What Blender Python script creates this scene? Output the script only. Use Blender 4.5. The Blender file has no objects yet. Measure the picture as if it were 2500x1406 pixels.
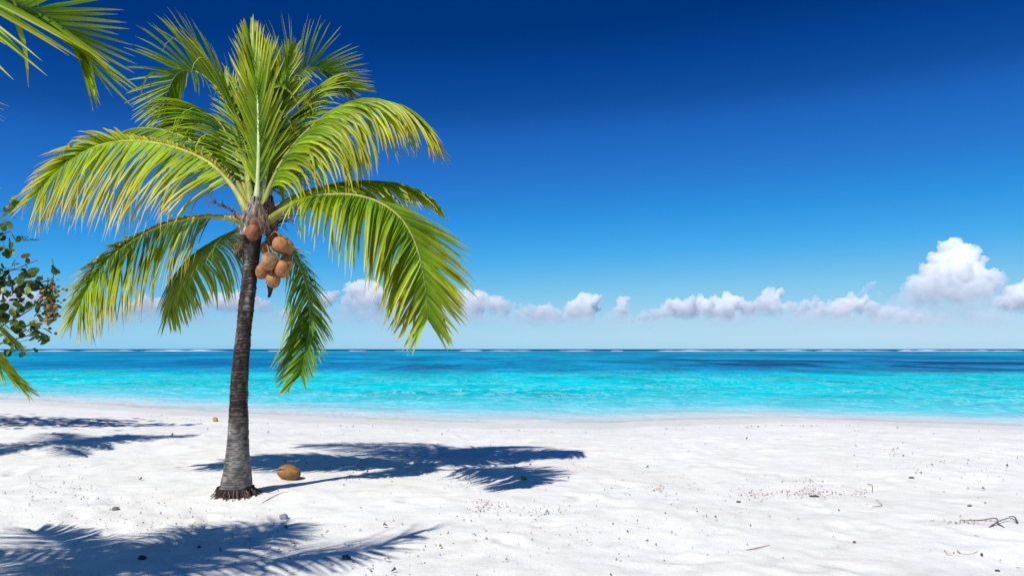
import bpy, bmesh, math, random
import numpy as np
from mathutils import Vector, Matrix, noise

random.seed(7)
rng = np.random.default_rng(7)
scene = bpy.context.scene
COL = scene.collection

# ------------------------------------------------------------------ camera
F = 1950.0            # focal length in pixels of a 2500 px wide picture
HZ = 852.0            # horizon row
CAMH = 1.6
cd = bpy.data.cameras.new("camera")
cd.sensor_width = 36.0
cd.lens = 36.0 * F / 2500.0
cd.shift_y = (HZ - 703.0) / 2500.0
cd.clip_start = 0.05
cd.clip_end = 90000
cam = bpy.data.objects.new("camera", cd)
cam.location = (0, 0, CAMH)
cam.rotation_euler = (math.pi / 2, 0, 0)
COL.objects.link(cam)
scene.camera = cam

# ------------------------------------------------------------------ sun and sky
SX, SY = 0.49, 0.70                 # metres a shadow moves per metre of height
sun_dir = Vector((-SX, -SY, 1)).normalized()
SUN_EL = math.asin(sun_dir.z)
SUN_AZ = math.atan2(sun_dir.x, sun_dir.y)
sd = bpy.data.lights.new("sun", 'SUN')
sd.energy = 4.75
sd.angle = math.radians(0.6)
sd.color = (1.0, 0.985, 0.93)
sun = bpy.data.objects.new("sun", sd)
sun.rotation_euler = sun_dir.to_track_quat('Z', 'Y').to_euler()
sun.location = (-20, -30, 40)
COL.objects.link(sun)

world = bpy.data.worlds.new("World")
scene.world = world
world.use_nodes = True
nt = world.node_tree
nt.nodes.clear()
n_out = nt.nodes.new('ShaderNodeOutputWorld')
n_bg = nt.nodes.new('ShaderNodeBackground')
n_sky = nt.nodes.new('ShaderNodeTexSky')
n_sky.sky_type = 'NISHITA'
n_sky.sun_disc = False
n_sky.sun_elevation = SUN_EL
n_sky.sun_rotation = SUN_AZ
n_sky.altitude = 0
n_sky.air_density = 1.0
n_sky.dust_density = 0.3
n_sky.ozone_density = 3.0
# a polarising filter's deeper, cleaner sky: one tone curve over the whole sky
n_sep = nt.nodes.new('ShaderNodeSeparateColor')
nt.links.new(n_sky.outputs[0], n_sep.inputs[0])
n_rng = nt.nodes.new('ShaderNodeMath'); n_rng.operation = 'DIVIDE'
n_rng.inputs[1].default_value = 8.0
nt.links.new(n_sep.outputs[0], n_rng.inputs[0])
n_tone = nt.nodes.new('ShaderNodeValToRGB')
def _l(*c):
    return tuple((v / 255 / 12.92 if v <= 10 else ((v / 255 + 0.055) / 1.055) ** 2.4) for v in c) + (1,)
_st = [(0.0, _l(0, 44, 106)), (0.165, _l(0, 53, 124)), (0.185, _l(6, 66, 146)), (0.2125, _l(18, 79, 159)), (0.239, _l(29, 100, 188)), (0.2925, _l(40, 119, 207)), (0.364, _l(46, 145, 224)), (0.4775, _l(72, 172, 236)), (0.665, _l(130, 200, 237)), (0.8825, _l(172, 215, 239)), (1.0, _l(190, 222, 242))]
_e = n_tone.color_ramp.elements
_e[0].position, _e[0].color = _st[0]; _e[1].position, _e[1].color = _st[-1]
for _p, _c in _st[1:-1]:
    _x = _e.new(_p); _x.color = _c
nt.links.new(n_rng.outputs[0], n_tone.inputs[0])
n_mul = nt.nodes.new('ShaderNodeVectorMath'); n_mul.operation = 'SCALE'
n_mul.inputs['Scale'].default_value = 10.0
nt.links.new(n_tone.outputs[0], n_mul.inputs[0])
nt.links.new(n_mul.outputs[0], n_bg.inputs['Color'])
n_bg.inputs['Strength'].default_value = 0.10
nt.links.new(n_bg.outputs[0], n_out.inputs[0])

vs = scene.view_settings
vs.view_transform = 'Standard'
vs.look = 'None'
vs.exposure = 0.0
vs.gamma = 1.0
vs.use_curve_mapping = False
scene.render.engine = 'CYCLES'
cy = scene.cycles
cy.use_denoising = True
cy.max_bounces = 8
cy.diffuse_bounces = 4
cy.transparent_max_bounces = 24
cy.use_adaptive_sampling = False
cy.volume_bounces = 32
cy.max_bounces = 32
cy.glossy_bounces = 3
cy.transmission_bounces = 4

# ------------------------------------------------------------------ helpers
def at(px, py, Y):
    """point at depth Y metres seen at that place of the photograph"""
    return Vector(((px - 1250.0) / F * Y, Y, CAMH - (py - HZ) / F * Y))

def lin(r, g, b):
    def f(c):
        c /= 255.0
        return c / 12.92 if c <= 0.04045 else ((c + 0.055) / 1.055) ** 2.4
    return (f(r), f(g), f(b), 1.0)

def smooth(a, b, x):
    t = np.clip((x - a) / (b - a), 0, 1)
    return t * t * (3 - 2 * t)

def link(o, parent=None):
    COL.objects.link(o)
    if parent is not None:
        o.parent = parent
    return o

def tag(o, label=None, category=None, group=None, kind=None):
    if label: o["label"] = label
    if category: o["category"] = category
    if group: o["group"] = group
    if kind: o["kind"] = kind
    return o

def empty(name, loc):
    o = bpy.data.objects.new(name, None)
    o.empty_display_size = 0.2
    o.location = loc
    COL.objects.link(o)
    return o

def mesh_obj(name, verts, faces, mat, parent=None, smooth_shade=True, cols=None, origin=None):
    """one mesh object; vertices are given in world space, the origin is the parent's or its own"""
    me = bpy.data.meshes.new(name)
    V = np.asarray(verts, dtype=float)
    off = np.array(origin if origin is not None else (parent_loc(parent) if parent else (0, 0, 0)))
    me.from_pydata((V - off).tolist(), [], faces)
    if mat: me.materials.append(mat)
    if smooth_shade:
        me.polygons.foreach_set("use_smooth", [True] * len(me.polygons))
    if cols is not None:
        ca = me.color_attributes.new("tint", 'FLOAT_COLOR', 'POINT')
        c4 = np.ones((len(V), 4)); c4[:, :3] = np.asarray(cols)[:, :3]
        ca.data.foreach_set("color", c4.ravel())
    me.update()
    o = bpy.data.objects.new(name, me)
    if parent is None:
        o.location = off
    else:
        o.location = off - np.array(parent_loc(parent))
    return link(o, parent)

def parent_loc(p):
    v = Vector((0, 0, 0))
    while p is not None:
        v += p.location
        p = p.parent
    return tuple(v)

class Mesh:
    def __init__(s): s.v, s.f, s.c = [], [], []
    def add(s, v, f, c=None):
        b = len(s.v)
        s.v.extend([tuple(x) for x in v])
        s.f.extend([tuple(i + b for i in q) for q in f])
        if c is not None: s.c.extend(c)
    def build(s, name, mat, parent=None, **k):
        return mesh_obj(name, s.v, s.f, mat, parent, cols=s.c if s.c else None, **k)

def tube(pts, rad, sides=6, cap=True, squash=None):
    """tapered tube through points"""
    pts = [Vector(p) for p in pts]
    n = len(pts)
    V, Fc = [], []
    ref = None
    for i, p in enumerate(pts):
        t = (pts[min(i + 1, n - 1)] - pts[max(i - 1, 0)])
        if t.length < 1e-9: t = Vector((0, 0, 1))
        t.normalize()
        if ref is None:
            ref = Vector((0, 0, 1)) if abs(t.z) < 0.9 else Vector((1, 0, 0))
        a = ref - t * ref.dot(t); a.normalize(); ref = a
        b = t.cross(a)
        r = rad[i] if hasattr(rad, '__len__') else rad
        for k in range(sides):
            th = 2 * math.pi * k / sides
            V.append(p + a * (math.cos(th) * r * (squash or 1)) + b * (math.sin(th) * r))
    for i in range(n - 1):
        for k in range(sides):
            k2 = (k + 1) % sides
            Fc.append((i * sides + k, i * sides + k2, (i + 1) * sides + k2, (i + 1) * sides + k))
    if cap:
        Fc.append(tuple(range(sides - 1, -1, -1)))
        Fc.append(tuple((n - 1) * sides + k for k in range(sides)))
    return V, Fc

def spline(ctrl, n):
    """Catmull-Rom resampled at n points evenly along its length"""
    P = [Vector(c) for c in ctrl]
    P = [P[0] * 2 - P[1]] + P + [P[-1] * 2 - P[-2]]
    out = []
    for i in range(1, len(P) - 2):
        for k in range(24):
            t = k / 24
            a, b, c, d = P[i - 1], P[i], P[i + 1], P[i + 2]
            out.append(0.5 * ((2 * b) + (c - a) * t + (2 * a - 5 * b + 4 * c - d) * t * t + (3 * b - a - 3 * c + d) * t ** 3))
    out.append(P[-2])
    L = [0]
    for i in range(1, len(out)): L.append(L[-1] + (out[i] - out[i - 1]).length)
    res, j = [], 0
    for k in range(n):
        s = L[-1] * k / (n - 1)
        while j < len(L) - 2 and L[j + 1] < s: j += 1
        u = (s - L[j]) / max(1e-9, L[j + 1] - L[j])
        res.append(out[j].lerp(out[j + 1], u))
    return res, L[-1]

# ------------------------------------------------------------------ materials
def new_mat(name):
    m = bpy.data.materials.new(name)
    m.use_nodes = True
    t = m.node_tree
    t.nodes.clear()
    out = t.nodes.new('ShaderNodeOutputMaterial')
    return m, t, out

def N(t, kind, **k):
    n = t.nodes.new(kind)
    for a, b in k.items():
        if a.startswith('in_'):
            n.inputs[a[3:].replace('_', ' ')].default_value = b
        else:
            setattr(n, a, b)
    return n

def ramp(t, stops, interp='LINEAR'):
    n = t.nodes.new('ShaderNodeValToRGB')
    n.color_ramp.interpolation = interp
    el = n.color_ramp.elements
    while len(el) > 1: el.remove(el[0])
    el[0].position = stops[0][0]; el[0].color = stops[0][1]
    for p, c in stops[1:]:
        e = el.new(p); e.color = c
    return n

def g(v): return (v, v, v, 1)

def mapped(t, scale, coord='Object'):
    tc = N(t, 'ShaderNodeTexCoord')
    mp = N(t, 'ShaderNodeMapping')
    mp.inputs['Scale'].default_value = scale
    t.links.new(tc.outputs[coord], mp.inputs[0])
    return mp

def noise_tex(t, src, scale, detail=6, rough=0.6, dist=0.0):
    n = N(t, 'ShaderNodeTexNoise')
    n.inputs['Scale'].default_value = scale
    n.inputs['Detail'].default_value = detail
    n.inputs['Roughness'].default_value = rough
    n.inputs['Distortion'].default_value = dist
    if src is not None: t.links.new(src, n.inputs['Vector'])
    return n

def mixc(t, fac, a, b, mode='MIX'):
    n = N(t, 'ShaderNodeMix', data_type='RGBA', blend_type=mode)
    for inp, val in ((0, fac), (6, a), (7, b)):
        if hasattr(val, 'is_output') or hasattr(val, 'links'):
            t.links.new(val, n.inputs[inp])
        else:
            n.inputs[inp].default_value = val
    return n.outputs[2]

def math_n(t, op, a, b=None, c=None, clamp=False):
    n = N(t, 'ShaderNodeMath', operation=op, use_clamp=clamp)
    for i, val in enumerate((a, b, c)):
        if val is None: continue
        if hasattr(val, 'links'): t.links.new(val, n.inputs[i])
        else: n.inputs[i].default_value = val
    return n.outputs[0]

def leaf_material(name, transl=0.35, rough=0.38, var_scale=3.0):
    m, t, out = new_mat(name)
    at_ = N(t, 'ShaderNodeAttribute', attribute_name='tint')
    mp = mapped(t, (1, 1, 1))
    nz = noise_tex(t, mp.outputs[0], var_scale, 4)
    r = ramp(t, [(0.3, g(0.75)), (0.7, g(1.2))])
    t.links.new(nz.outputs[0], r.inputs[0])
    col = mixc(t, 1.0, at_.outputs[0], r.outputs[0], 'MULTIPLY')
    p = N(t, 'ShaderNodeBsdfPrincipled')
    p.inputs['Roughness'].default_value = rough
    p.inputs['Specular IOR Level'].default_value = 0.3
    t.links.new(col, p.inputs['Base Color'])
    tr = N(t, 'ShaderNodeBsdfTranslucent')
    tc = mixc(t, 1.0, col, (1.15, 1.1, 0.5, 1), 'MULTIPLY')
    t.links.new(tc, tr.inputs[0])
    mx = N(t, 'ShaderNodeMixShader')
    mx.inputs[0].default_value = transl
    t.links.new(p.outputs[0], mx.inputs[1]); t.links.new(tr.outputs[0], mx.inputs[2])
    t.links.new(mx.outputs[0], out.inputs[0])
    return m

def tint_material(name, rough=0.8, bump=0.0, bscale=40, spec=0.3, var=(0.7, 1.25), vscale=8):
    m, t, out = new_mat(name)
    at_ = N(t, 'ShaderNodeAttribute', attribute_name='tint')
    mp = mapped(t, (1, 1, 1))
    nz = noise_tex(t, mp.outputs[0], vscale, 6)
    r = ramp(t, [(0.3, g(var[0])), (0.7, g(var[1]))])
    t.links.new(nz.outputs[0], r.inputs[0])
    col = mixc(t, 1.0, at_.outputs[0], r.outputs[0], 'MULTIPLY')
    p = N(t, 'ShaderNodeBsdfPrincipled')
    p.inputs['Roughness'].default_value = rough
    p.inputs['Specular IOR Level'].default_value = spec
    t.links.new(col, p.inputs['Base Color'])
    if bump:
        nb = noise_tex(t, mp.outputs[0], bscale, 6)
        b = N(t, 'ShaderNodeBump'); b.inputs['Strength'].default_value = bump
        b.inputs['Distance'].default_value = 0.01
        t.links.new(nb.outputs[0], b.inputs['Height'])
        t.links.new(b.outputs[0], p.inputs['Normal'])
    t.links.new(p.outputs[0], out.inputs[0])
    return m

MAT_LEAF = leaf_material('palm_leaflet')
MAT_STALK = tint_material('palm_stalk', 0.55, 0.2, 60, 0.4)
MAT_BARK = tint_material('palm_bark', 0.9, 0.6, 55, 0.15, (0.55, 1.4), 14)
MAT_FIBRE = tint_material('crown_fibre', 0.95, 0.5, 70, 0.1, (0.5, 1.4), 20)
MAT_HUSK = tint_material('coconut_husk', 0.62, 0.35, 60, 0.3, (0.72, 1.2), 16)
MAT_GRAPE = leaf_material('sea_grape_leaf', 0.25, 0.35, 4)
MAT_WOOD = tint_material('grey_wood', 0.9, 0.5, 60, 0.15)
MAT_DEBRIS = tint_material('dry_debris', 0.95, 0.4, 80, 0.1)
MAT_STONE = tint_material('stone', 0.9, 0.6, 60, 0.2)

# ------------------------------------------------------------------ sand
EX = np.array([-200, -40, -17.8, -8.5, -2.5, 0.48, 2.4, 6.9, 9.6, 11.7, 20, 60, 200.0])
EY = np.array([60, 38, 27.9, 22.2, 19.3, 18.7, 18.9, 20.6, 19.7, 18.3, 15.5, 10, 0.0])
SEA_Z = -0.325

def shore(x):
    """distance at which the wet sand starts"""
    xs = np.asarray(x, dtype=float)
    e = sum(np.interp(xs + d, EX, EY) for d in (-1.2, -0.6, 0, 0.6, 1.2)) / 5
    return e + 0.12 * np.sin(xs * 1.7 + 0.4) + 0.06 * np.sin(xs * 4.1)

_tables = {}
def vnoise(x, y, cell, seed):
    """smooth value noise on a grid, vectorised"""
    r = _tables.get(seed)
    if r is None:
        r = _tables[seed] = np.random.default_rng(seed).random((256, 256))
    u, v = x / cell, y / cell
    iu, iv = np.floor(u).astype(int), np.floor(v).astype(int)
    fu, fv = u - iu, v - iv
    fu = fu * fu * (3 - 2 * fu); fv = fv * fv * (3 - 2 * fv)
    a = r[iu % 256, iv % 256]; b = r[(iu + 1) % 256, iv % 256]
    c = r[iu % 256, (iv + 1) % 256]; d = r[(iu + 1) % 256, (iv + 1) % 256]
    return (a * (1 - fu) + b * fu) * (1 - fv) + (c * (1 - fu) + d * fu) * fv - 0.5

_prints = []
for _ in range(240):
    _prints.append((rng.uniform(-9, 9), rng.uniform(3.5, 16.5), rng.uniform(0.10, 0.2), rng.uniform(0, math.pi), rng.uniform(0.006, 0.022)))

def ground_z(x, y, fine=True):
    x = np.asarray(x, dtype=float); y = np.asarray(y, dtype=float)
    e = shore(x)
    d = y - e
    z = -0.30 * smooth(-7.0, 0.3, d)
    dp = np.maximum(d - 0.3, 0)
    z = z - 0.017 * np.minimum(dp, 4.0) - 0.045 * np.maximum(dp - 4.0, 0)
    z = np.maximum(z, -9)
    dry = 1 - smooth(-2.5, -0.2, d)
    z = z + dry * (0.09 * vnoise(x, y, 3.1, 1) + 0.05 * vnoise(x, y, 1.3, 2))
    if fine:
        z = z + dry * (0.026 * vnoise(x, y, 0.5, 3) + 0.016 * vnoise(x, y, 0.22, 4) + 0.010 * vnoise(x, y, 0.11, 5) + 0.005 * vnoise(x, y, 0.06, 8))
    # small storm berm above the wet band
    z = z + 0.03 * np.exp(-((d + 1.6) / 0.9) ** 2)
    return z

def add_prints(x, y, z):
    for (cx, cy_, r, a, dep) in _prints:
        m = (np.abs(x - cx) < r * 3.2) & (np.abs(y - cy_) < r * 3.2)
        if not m.any(): continue
        dx = x[m] - cx; dy = y[m] - cy_
        u = dx * math.cos(a) + dy * math.sin(a); v = -dx * math.sin(a) + dy * math.cos(a)
        q = (u / (r * 1.5)) ** 2 + (v / (r * 0.75)) ** 2
        z[m] += dep * (0.55 * np.exp(-((np.sqrt(q) - 1.35) / 0.45) ** 2) - np.exp(-q * 1.2))
    return z

def axis(fine_a, fine_b, step, lo, hi, grow=1.25):
    core = list(np.arange(fine_a, fine_b + 1e-6, step))
    left, s, p = [], step, fine_a
    while p > lo:
        s *= grow; p -= s; left.append(max(p, lo))
    right, s, p = [], step, core[-1]
    while p < hi:
        s *= grow; p += s; right.append(min(p, hi))
    return np.array(left[::-1] + core + right)

def grid_mesh(name, xs, ys, zfun, mat, attrs=None):
    X, Yg = np.meshgrid(xs, ys)
    x = X.ravel(); y = Yg.ravel()
    z = zfun(x, y)
    nx, ny = len(xs), len(ys)
    idx = np.arange(nx * ny).reshape(ny, nx)
    q = np.stack([idx[:-1, :-1], idx[:-1, 1:], idx[1:, 1:], idx[1:, :-1]], -1).reshape(-1, 4)
    me = bpy.data.meshes.new(name)
    me.vertices.add(len(x)); me.vertices.foreach_set("co", np.stack([x, y, z], -1).ravel())
    me.loops.add(q.size); me.loops.foreach_set("vertex_index", q.ravel())
    me.polygons.add(len(q))
    me.polygons.foreach_set("loop_start", np.arange(0, q.size, 4))
    me.polygons.foreach_set("loop_total", np.full(len(q), 4))
    me.polygons.foreach_set("use_smooth", np.ones(len(q), dtype=bool))
    for an, av in (attrs or {}).items():
        a = me.attributes.new(an, 'FLOAT', 'POINT')
        a.data.foreach_set("value", av(x, y, z).astype(np.float32))
    me.update(); me.validate()
    me.materials.append(mat)
    o = bpy.data.objects.new(name, me)
    return link(o)

def sand_material():
    m, t, out = new_mat('white_coral_sand')
    mp = mapped(t, (1, 1, 1))
    wet = N(t, 'ShaderNodeAttribute', attribute_name='wet')
    big = noise_tex(t, mp.outputs[0], 0.55, 6, 0.55)
    r1 = ramp(t, [(0.3, lin(240, 236, 230)), (0.7, lin(231, 225, 216))])
    t.links.new(big.outputs[0], r1.inputs[0])
    gr = noise_tex(t, mp.outputs[0], 55, 6, 0.75)
    r2 = ramp(t, [(0.30, g(0.70)), (0.42, g(0.96)), (0.7, g(1.04))])
    t.links.new(gr.outputs[0], r2.inputs[0])
    c = mixc(t, 0.8, r1.outputs[0], r2.outputs[0], 'MULTIPLY')
    md = noise_tex(t, mp.outputs[0], 3.2, 7, 0.68)
    r3 = ramp(t, [(0.34, g(0.84)), (0.50, g(0.98)), (0.66, g(1.0))])
    t.links.new(md.outputs[0], r3.inputs[0])
    c = mixc(t, 0.9, c, r3.outputs[0], 'MULTIPLY')
    # dark coral grit in loose patches
    sp = N(t, 'ShaderNodeTexVoronoi'); sp.inputs['Scale'].default_value = 26
    t.links.new(mp.outputs[0], sp.inputs['Vector'])
    pt = noise_tex(t, mp.outputs[0], 0.9, 4, 0.6)
    thr = ramp(t, [(0.42, g(0.0)), (0.72, g(0.14))])
    t.links.new(pt.outputs[0], thr.inputs[0])
    spk = math_n(t, 'LESS_THAN', sp.outputs['Distance'], thr.outputs[0])
    rnd = N(t, 'ShaderNodeSeparateColor'); t.links.new(sp.outputs['Color'], rnd.inputs[0])
    spk = math_n(t, 'MULTIPLY', spk, math_n(t, 'GREATER_THAN', rnd.outputs[0], 0.62))
    spk = math_n(t, 'MULTIPLY', spk, 0.75)
    c = mixc(t, spk, c, lin(120, 105, 98))
    wetc = mixc(t, 1.0, c, lin(244, 243, 241), 'MULTIPLY')
    c = mixc(t, wet.outputs['Fac'], c, wetc)
    p = N(t, 'ShaderNodeBsdfPrincipled')
    t.links.new(c, p.inputs['Base Color'])
    rr = N(t, 'ShaderNodeMapRange'); rr.inputs[3].default_value = 0.95; rr.inputs[4].default_value = 0.55
    t.links.new(wet.outputs['Fac'], rr.inputs[0]); t.links.new(rr.outputs[0], p.inputs['Roughness'])
    p.inputs['Specular IOR Level'].default_value = 0.15
    nb = noise_tex(t, mp.outputs[0], 30, 8, 0.7)
    b = N(t, 'ShaderNodeBump'); b.inputs['Distance'].default_value = 0.02
    bs = N(t, 'ShaderNodeMapRange'); bs.inputs[3].default_value = 0.55; bs.inputs[4].default_value = 0.05
    t.links.new(wet.outputs['Fac'], bs.inputs[0]); t.links.new(bs.outputs[0], b.inputs['Strength'])
    t.links.new(nb.outputs[0], b.inputs['Height']); t.links.new(b.outputs[0], p.inputs['Normal'])
    t.links.new(p.outputs[0], out.inputs[0])
    return m

sand = grid_mesh('sand_beach', axis(-9.5, 9.5, 0.035, -400, 400, 1.18), np.concatenate([axis(3.2, 15, 0.035, -120, 15, 1.18), axis(15.06, 28, 0.06, 15.06, 400, 1.2)]),
                 lambda x, y: add_prints(x, y, ground_z(x, y)), sand_material(),
                 {'wet': lambda x, y, z: smooth(-0.35, 0.5, y - shore(x) + 0.5 * vnoise(x, y, 1.1, 21))})
tag(sand, kind='structure')

def gz(x, y):
    return float(ground_z(np.array([x]), np.array([y]))[0])

def on_sand(px, py):
    """the point of the beach seen at that place of the photograph"""
    Y = CAMH * F / (py - HZ)
    for _ in range(8):
        X = (px - 1250) / F * Y
        Y = (CAMH - gz(X, Y)) * F / (py - HZ)
    X = (px - 1250) / F * Y
    return Vector((X, Y, gz(X, Y)))

# ------------------------------------------------------------------ sea
WAVES = []
_wr = random.Random(3)
for lam, amp, nn in ((6.5, 0.030, 4), (3.2, 0.026, 6), (1.6, 0.018, 8), (0.8, 0.010, 10)):
    for _ in range(nn):
        th = math.radians(_wr.gauss(-90 + 8, 26))
        l = lam * _wr.uniform(0.75, 1.3)
        WAVES.append((2 * math.pi / l * math.cos(th), 2 * math.pi / l * math.sin(th), _wr.uniform(0, 6.28), amp * _wr.uniform(0.6, 1.2) * 1.2 / math.sqrt(nn), l))

def sea_z(x, y):
    z = np.zeros_like(x)
    wx = x + 1.6 * vnoise(x, y, 5.0, 31); wy = y + 1.6 * vnoise(x, y, 4.0, 32)
    for kx, ky, ph, a, l in WAVES:
        s = np.sin(kx * wx + ky * wy + ph)
        z += a * (1 - 2 * np.abs(s) ** 0.8) * 0.5 + a * s * 0.5
    amp = smooth(0.5, 10, y - shore(x)) * (0.35 + 1.1 * (vnoise(x, y, 9, 33) + 0.5))
    amp *= 1 - smooth(60, 130, y)
    amp *= 1 - smooth(24, 60, np.abs(x) - 0.35 * y)
    return SEA_Z + z * amp * 1.5

def water_material():
    m, t, out = new_mat('lagoon_water')
    geo = N(t, 'ShaderNodeNewGeometry')
    sep = N(t, 'ShaderNodeSeparateXYZ'); t.links.new(geo.outputs['Position'], sep.inputs[0])
    dep = N(t, 'ShaderNodeAttribute', attribute_name='depth')
    # seabed patches, stretched along the shore
    mpa = N(t, 'ShaderNodeMapping'); mpa.inputs['Scale'].default_value = (0.012, 0.012, 0.0)
    t.links.new(geo.outputs['Position'], mpa.inputs[0])
    na = noise_tex(t, mpa.outputs[0], 1.0, 7, 0.62, 0.5)
    # y + noise, then 20 / y
    dy = math_n(t, 'MULTIPLY', math_n(t, 'SUBTRACT', na.outputs[0], 0.5), 0.55)
    yy = math_n(t, 'MULTIPLY', sep.outputs['Y'], math_n(t, 'ADD', 1.0, dy))
    # the reef edge lies nearer on the right
    yy = math_n(t, 'ADD', yy, math_n(t, 'MULTIPLY', math_n(t, 'ADD', sep.outputs['X'], 5.0), 0.05))
    u = math_n(t, 'DIVIDE', 20.0, math_n(t, 'MAXIMUM', yy, 1.0))
    u = math_n(t, 'POWER', u, 0.5)      # y 20:1  40:.707  60:.577 90:.47 130:.39  300:.26 900:.149 2000:.1
    deep = lin(6, 42, 108)
    cr = ramp(t, [(0.0, deep), (0.140, deep), (0.152, lin(0, 150, 185)), (0.24, lin(0, 128, 178)), (0.33, lin(0, 140, 186)), (0.42, lin(0, 128, 180)),
                  (0.52, lin(0, 150, 196)), (0.565, lin(0, 205, 218)), (0.66, lin(0, 214, 224)), (0.78, lin(10, 208, 220)), (0.9, lin(70, 210, 222)), (1.0, lin(130, 215, 226))])
    t.links.new(u, cr.inputs[0])
    # weed and reef in the band about 60 to 140 m out
    mpb = N(t, 'ShaderNodeMapping'); mpb.inputs['Scale'].default_value = (0.045, 0.022, 0.0)
    t.links.new(geo.outputs['Position'], mpb.inputs[0])
    nb = noise_tex(t, mpb.outputs[0], 1.0, 8, 0.66, 0.8)
    band = ramp(t, [(0.24, g(0)), (0.36, g(0.55)), (0.42, g(1)), (0.52, g(0.9)), (0.562, g(0))], 'EASE')
    t.links.new(u, band.inputs[0])
    side = N(t, 'ShaderNodeMapRange'); side.inputs[1].default_value = -70; side.inputs[2].default_value = 50
    side.inputs[3].default_value = 0.58; side.inputs[4].default_value = 0.44
    t.links.new(sep.outputs['X'], side.inputs[0])
    patch = N(t, 'ShaderNodeMapRange', interpolation_type='SMOOTHSTEP'); patch.inputs[2].default_value = 1.0
    t.links.new(nb.outputs[0], patch.inputs[0]); t.links.new(side.outputs[0], patch.inputs[1])
    t.links.new(math_n(t, 'ADD', side.outputs[0], 0.14), patch.inputs[2])
    dark = math_n(t, 'MULTIPLY', patch.outputs[0], band.outputs[0])
    # sand lanes and reef plates further out
    mpf = N(t, 'ShaderNodeMapping'); mpf.inputs['Scale'].default_value = (0.011, 0.006, 0.0)
    t.links.new(geo.outputs['Position'], mpf.inputs[0])
    nf_ = noise_tex(t, mpf.outputs[0], 1.0, 8, 0.7, 0.6)
    farr = ramp(t, [(0.36, lin(0, 92, 158)), (0.48, lin(0, 146, 194)), (0.60, lin(0, 192, 210))])
    t.links.new(nf_.outputs[0], farr.inputs[0])
    farm = ramp(t, [(0.15, g(0)), (0.17, g(0.85)), (0.40, g(0.85)), (0.56, g(0))])
    t.links.new(u, farm.inputs[0])
    col = mixc(t, farm.outputs[0], cr.outputs[0], farr.outputs[0])
    col = mixc(t, math_n(t, 'MULTIPLY', dark, 0.92), col, lin(0, 50, 112))
    # sandbars and weed in the turquoise belt
    mpc = N(t, 'ShaderNodeMapping'); mpc.inputs['Scale'].default_value = (0.06, 0.16, 0.0)
    t.links.new(geo.outputs['Position'], mpc.inputs[0])
    nc = noise_tex(t, mpc.outputs[0], 1.0, 5, 0.6, 0.6)
    rc = ramp(t, [(0.30, g(0.72)), (0.55, g(1.0)), (0.75, g(1.12))])
    t.links.new(nc.outputs[0], rc.inputs[0])
    col = mixc(t, 0.8, col, rc.outputs[0], 'MULTIPLY')
    # ripples
    def rip(sx, sy, det, rough, dist=0.4):
        mm = N(t, 'ShaderNodeMapping'); mm.inputs['Scale'].default_value = (sx, sy, 0)
        mm.inputs['Rotation'].default_value = (0, 0, math.radians(6))
        t.links.new(geo.outputs['Position'], mm.inputs[0])
        return noise_tex(t, mm.outputs[0], 1.0, det, rough, dist)
    ra = rip(0.22, 0.34, 10, 0.66, 0.7)
    rb = rip(1.1, 1.9, 6, 0.6, 0.8)
    h = math_n(t, 'ADD', math_n(t, 'MULTIPLY', ra.outputs[0], 1.0), math_n(t, 'MULTIPLY', rb.outputs[0], 0.22))
    bp = N(t, 'ShaderNodeBump'); bp.inputs['Strength'].default_value = 0.9; bp.inputs['Distance'].default_value = 0.55
    t.links.new(h, bp.inputs['Height'])
    # body colour under a surface sheen, dulled as through a polarising filter
    pd = N(t, 'ShaderNodeBsdfDiffuse')
    gl = N(t, 'ShaderNodeBsdfGlossy'); gl.inputs['Roughness'].default_value = 0.08
    t.links.new(bp.outputs[0], gl.inputs['Normal']); t.links.new(bp.outputs[0], pd.inputs['Normal'])
    fr = N(t, 'ShaderNodeFresnel'); fr.inputs[0].default_value = 1.33
    t.links.new(bp.outputs[0], fr.inputs['Normal'])
    prm = N(t, 'ShaderNodeMixShader')
    t.links.new(math_n(t, 'MULTIPLY', fr.outputs[0], 0.17), prm.inputs[0])
    t.links.new(pd.outputs[0], prm.inputs[1]); t.links.new(gl.outputs[0], prm.inputs[2])
    # light and dark of the ripples painted into the colour, with weed flecks
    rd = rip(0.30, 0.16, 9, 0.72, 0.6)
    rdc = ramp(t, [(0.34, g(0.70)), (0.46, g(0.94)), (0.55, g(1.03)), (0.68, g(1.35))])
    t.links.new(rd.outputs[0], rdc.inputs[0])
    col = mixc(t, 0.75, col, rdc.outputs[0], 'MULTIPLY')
    # far chop: its light and dark painted into the colour in broad lines
    rg_ = rip(0.16, 0.028, 7, 0.72, 0.5)
    rgc = ramp(t, [(0.34, g(0.55)), (0.5, g(1.0)), (0.68, g(1.5))])
    t.links.new(rg_.outputs[0], rgc.inputs[0])
    farf = N(t, 'ShaderNodeMapRange'); farf.inputs[1].default_value = 0.75; farf.inputs[2].default_value = 0.5
    t.links.new(u, farf.inputs[0])
    col = mixc(t, math_n(t, 'MULTIPLY', farf.outputs[0], 0.8), col, mixc(t, 1.0, col, rgc.outputs[0], 'MULTIPLY'))
    col = mixc(t, 1.0, col, g(0.88), 'MULTIPLY')
    # milky over the stirred sand of the shallows
    shl = ramp(t, [(0.0, g(1)), (0.16, g(0.88)), (0.34, g(0.45)), (0.6, g(0.0))]); t.links.new(dep.outputs['Fac'], shl.inputs[0])
    shc = ramp(t, [(0.0, lin(230, 227, 222)), (0.025, lin(212, 222, 222)), (0.07, lin(176, 214, 222)), (0.2, lin(104, 206, 218))]); t.links.new(dep.outputs['Fac'], shc.inputs[0])
    col = mixc(t, shl.outputs[0], col, shc.outputs[0])
    # pale lines inshore: caustic light and wave glints painted in, with loose foam
    rf = rip(0.55, 0.40, 5, 0.6, 1.6)
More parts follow.
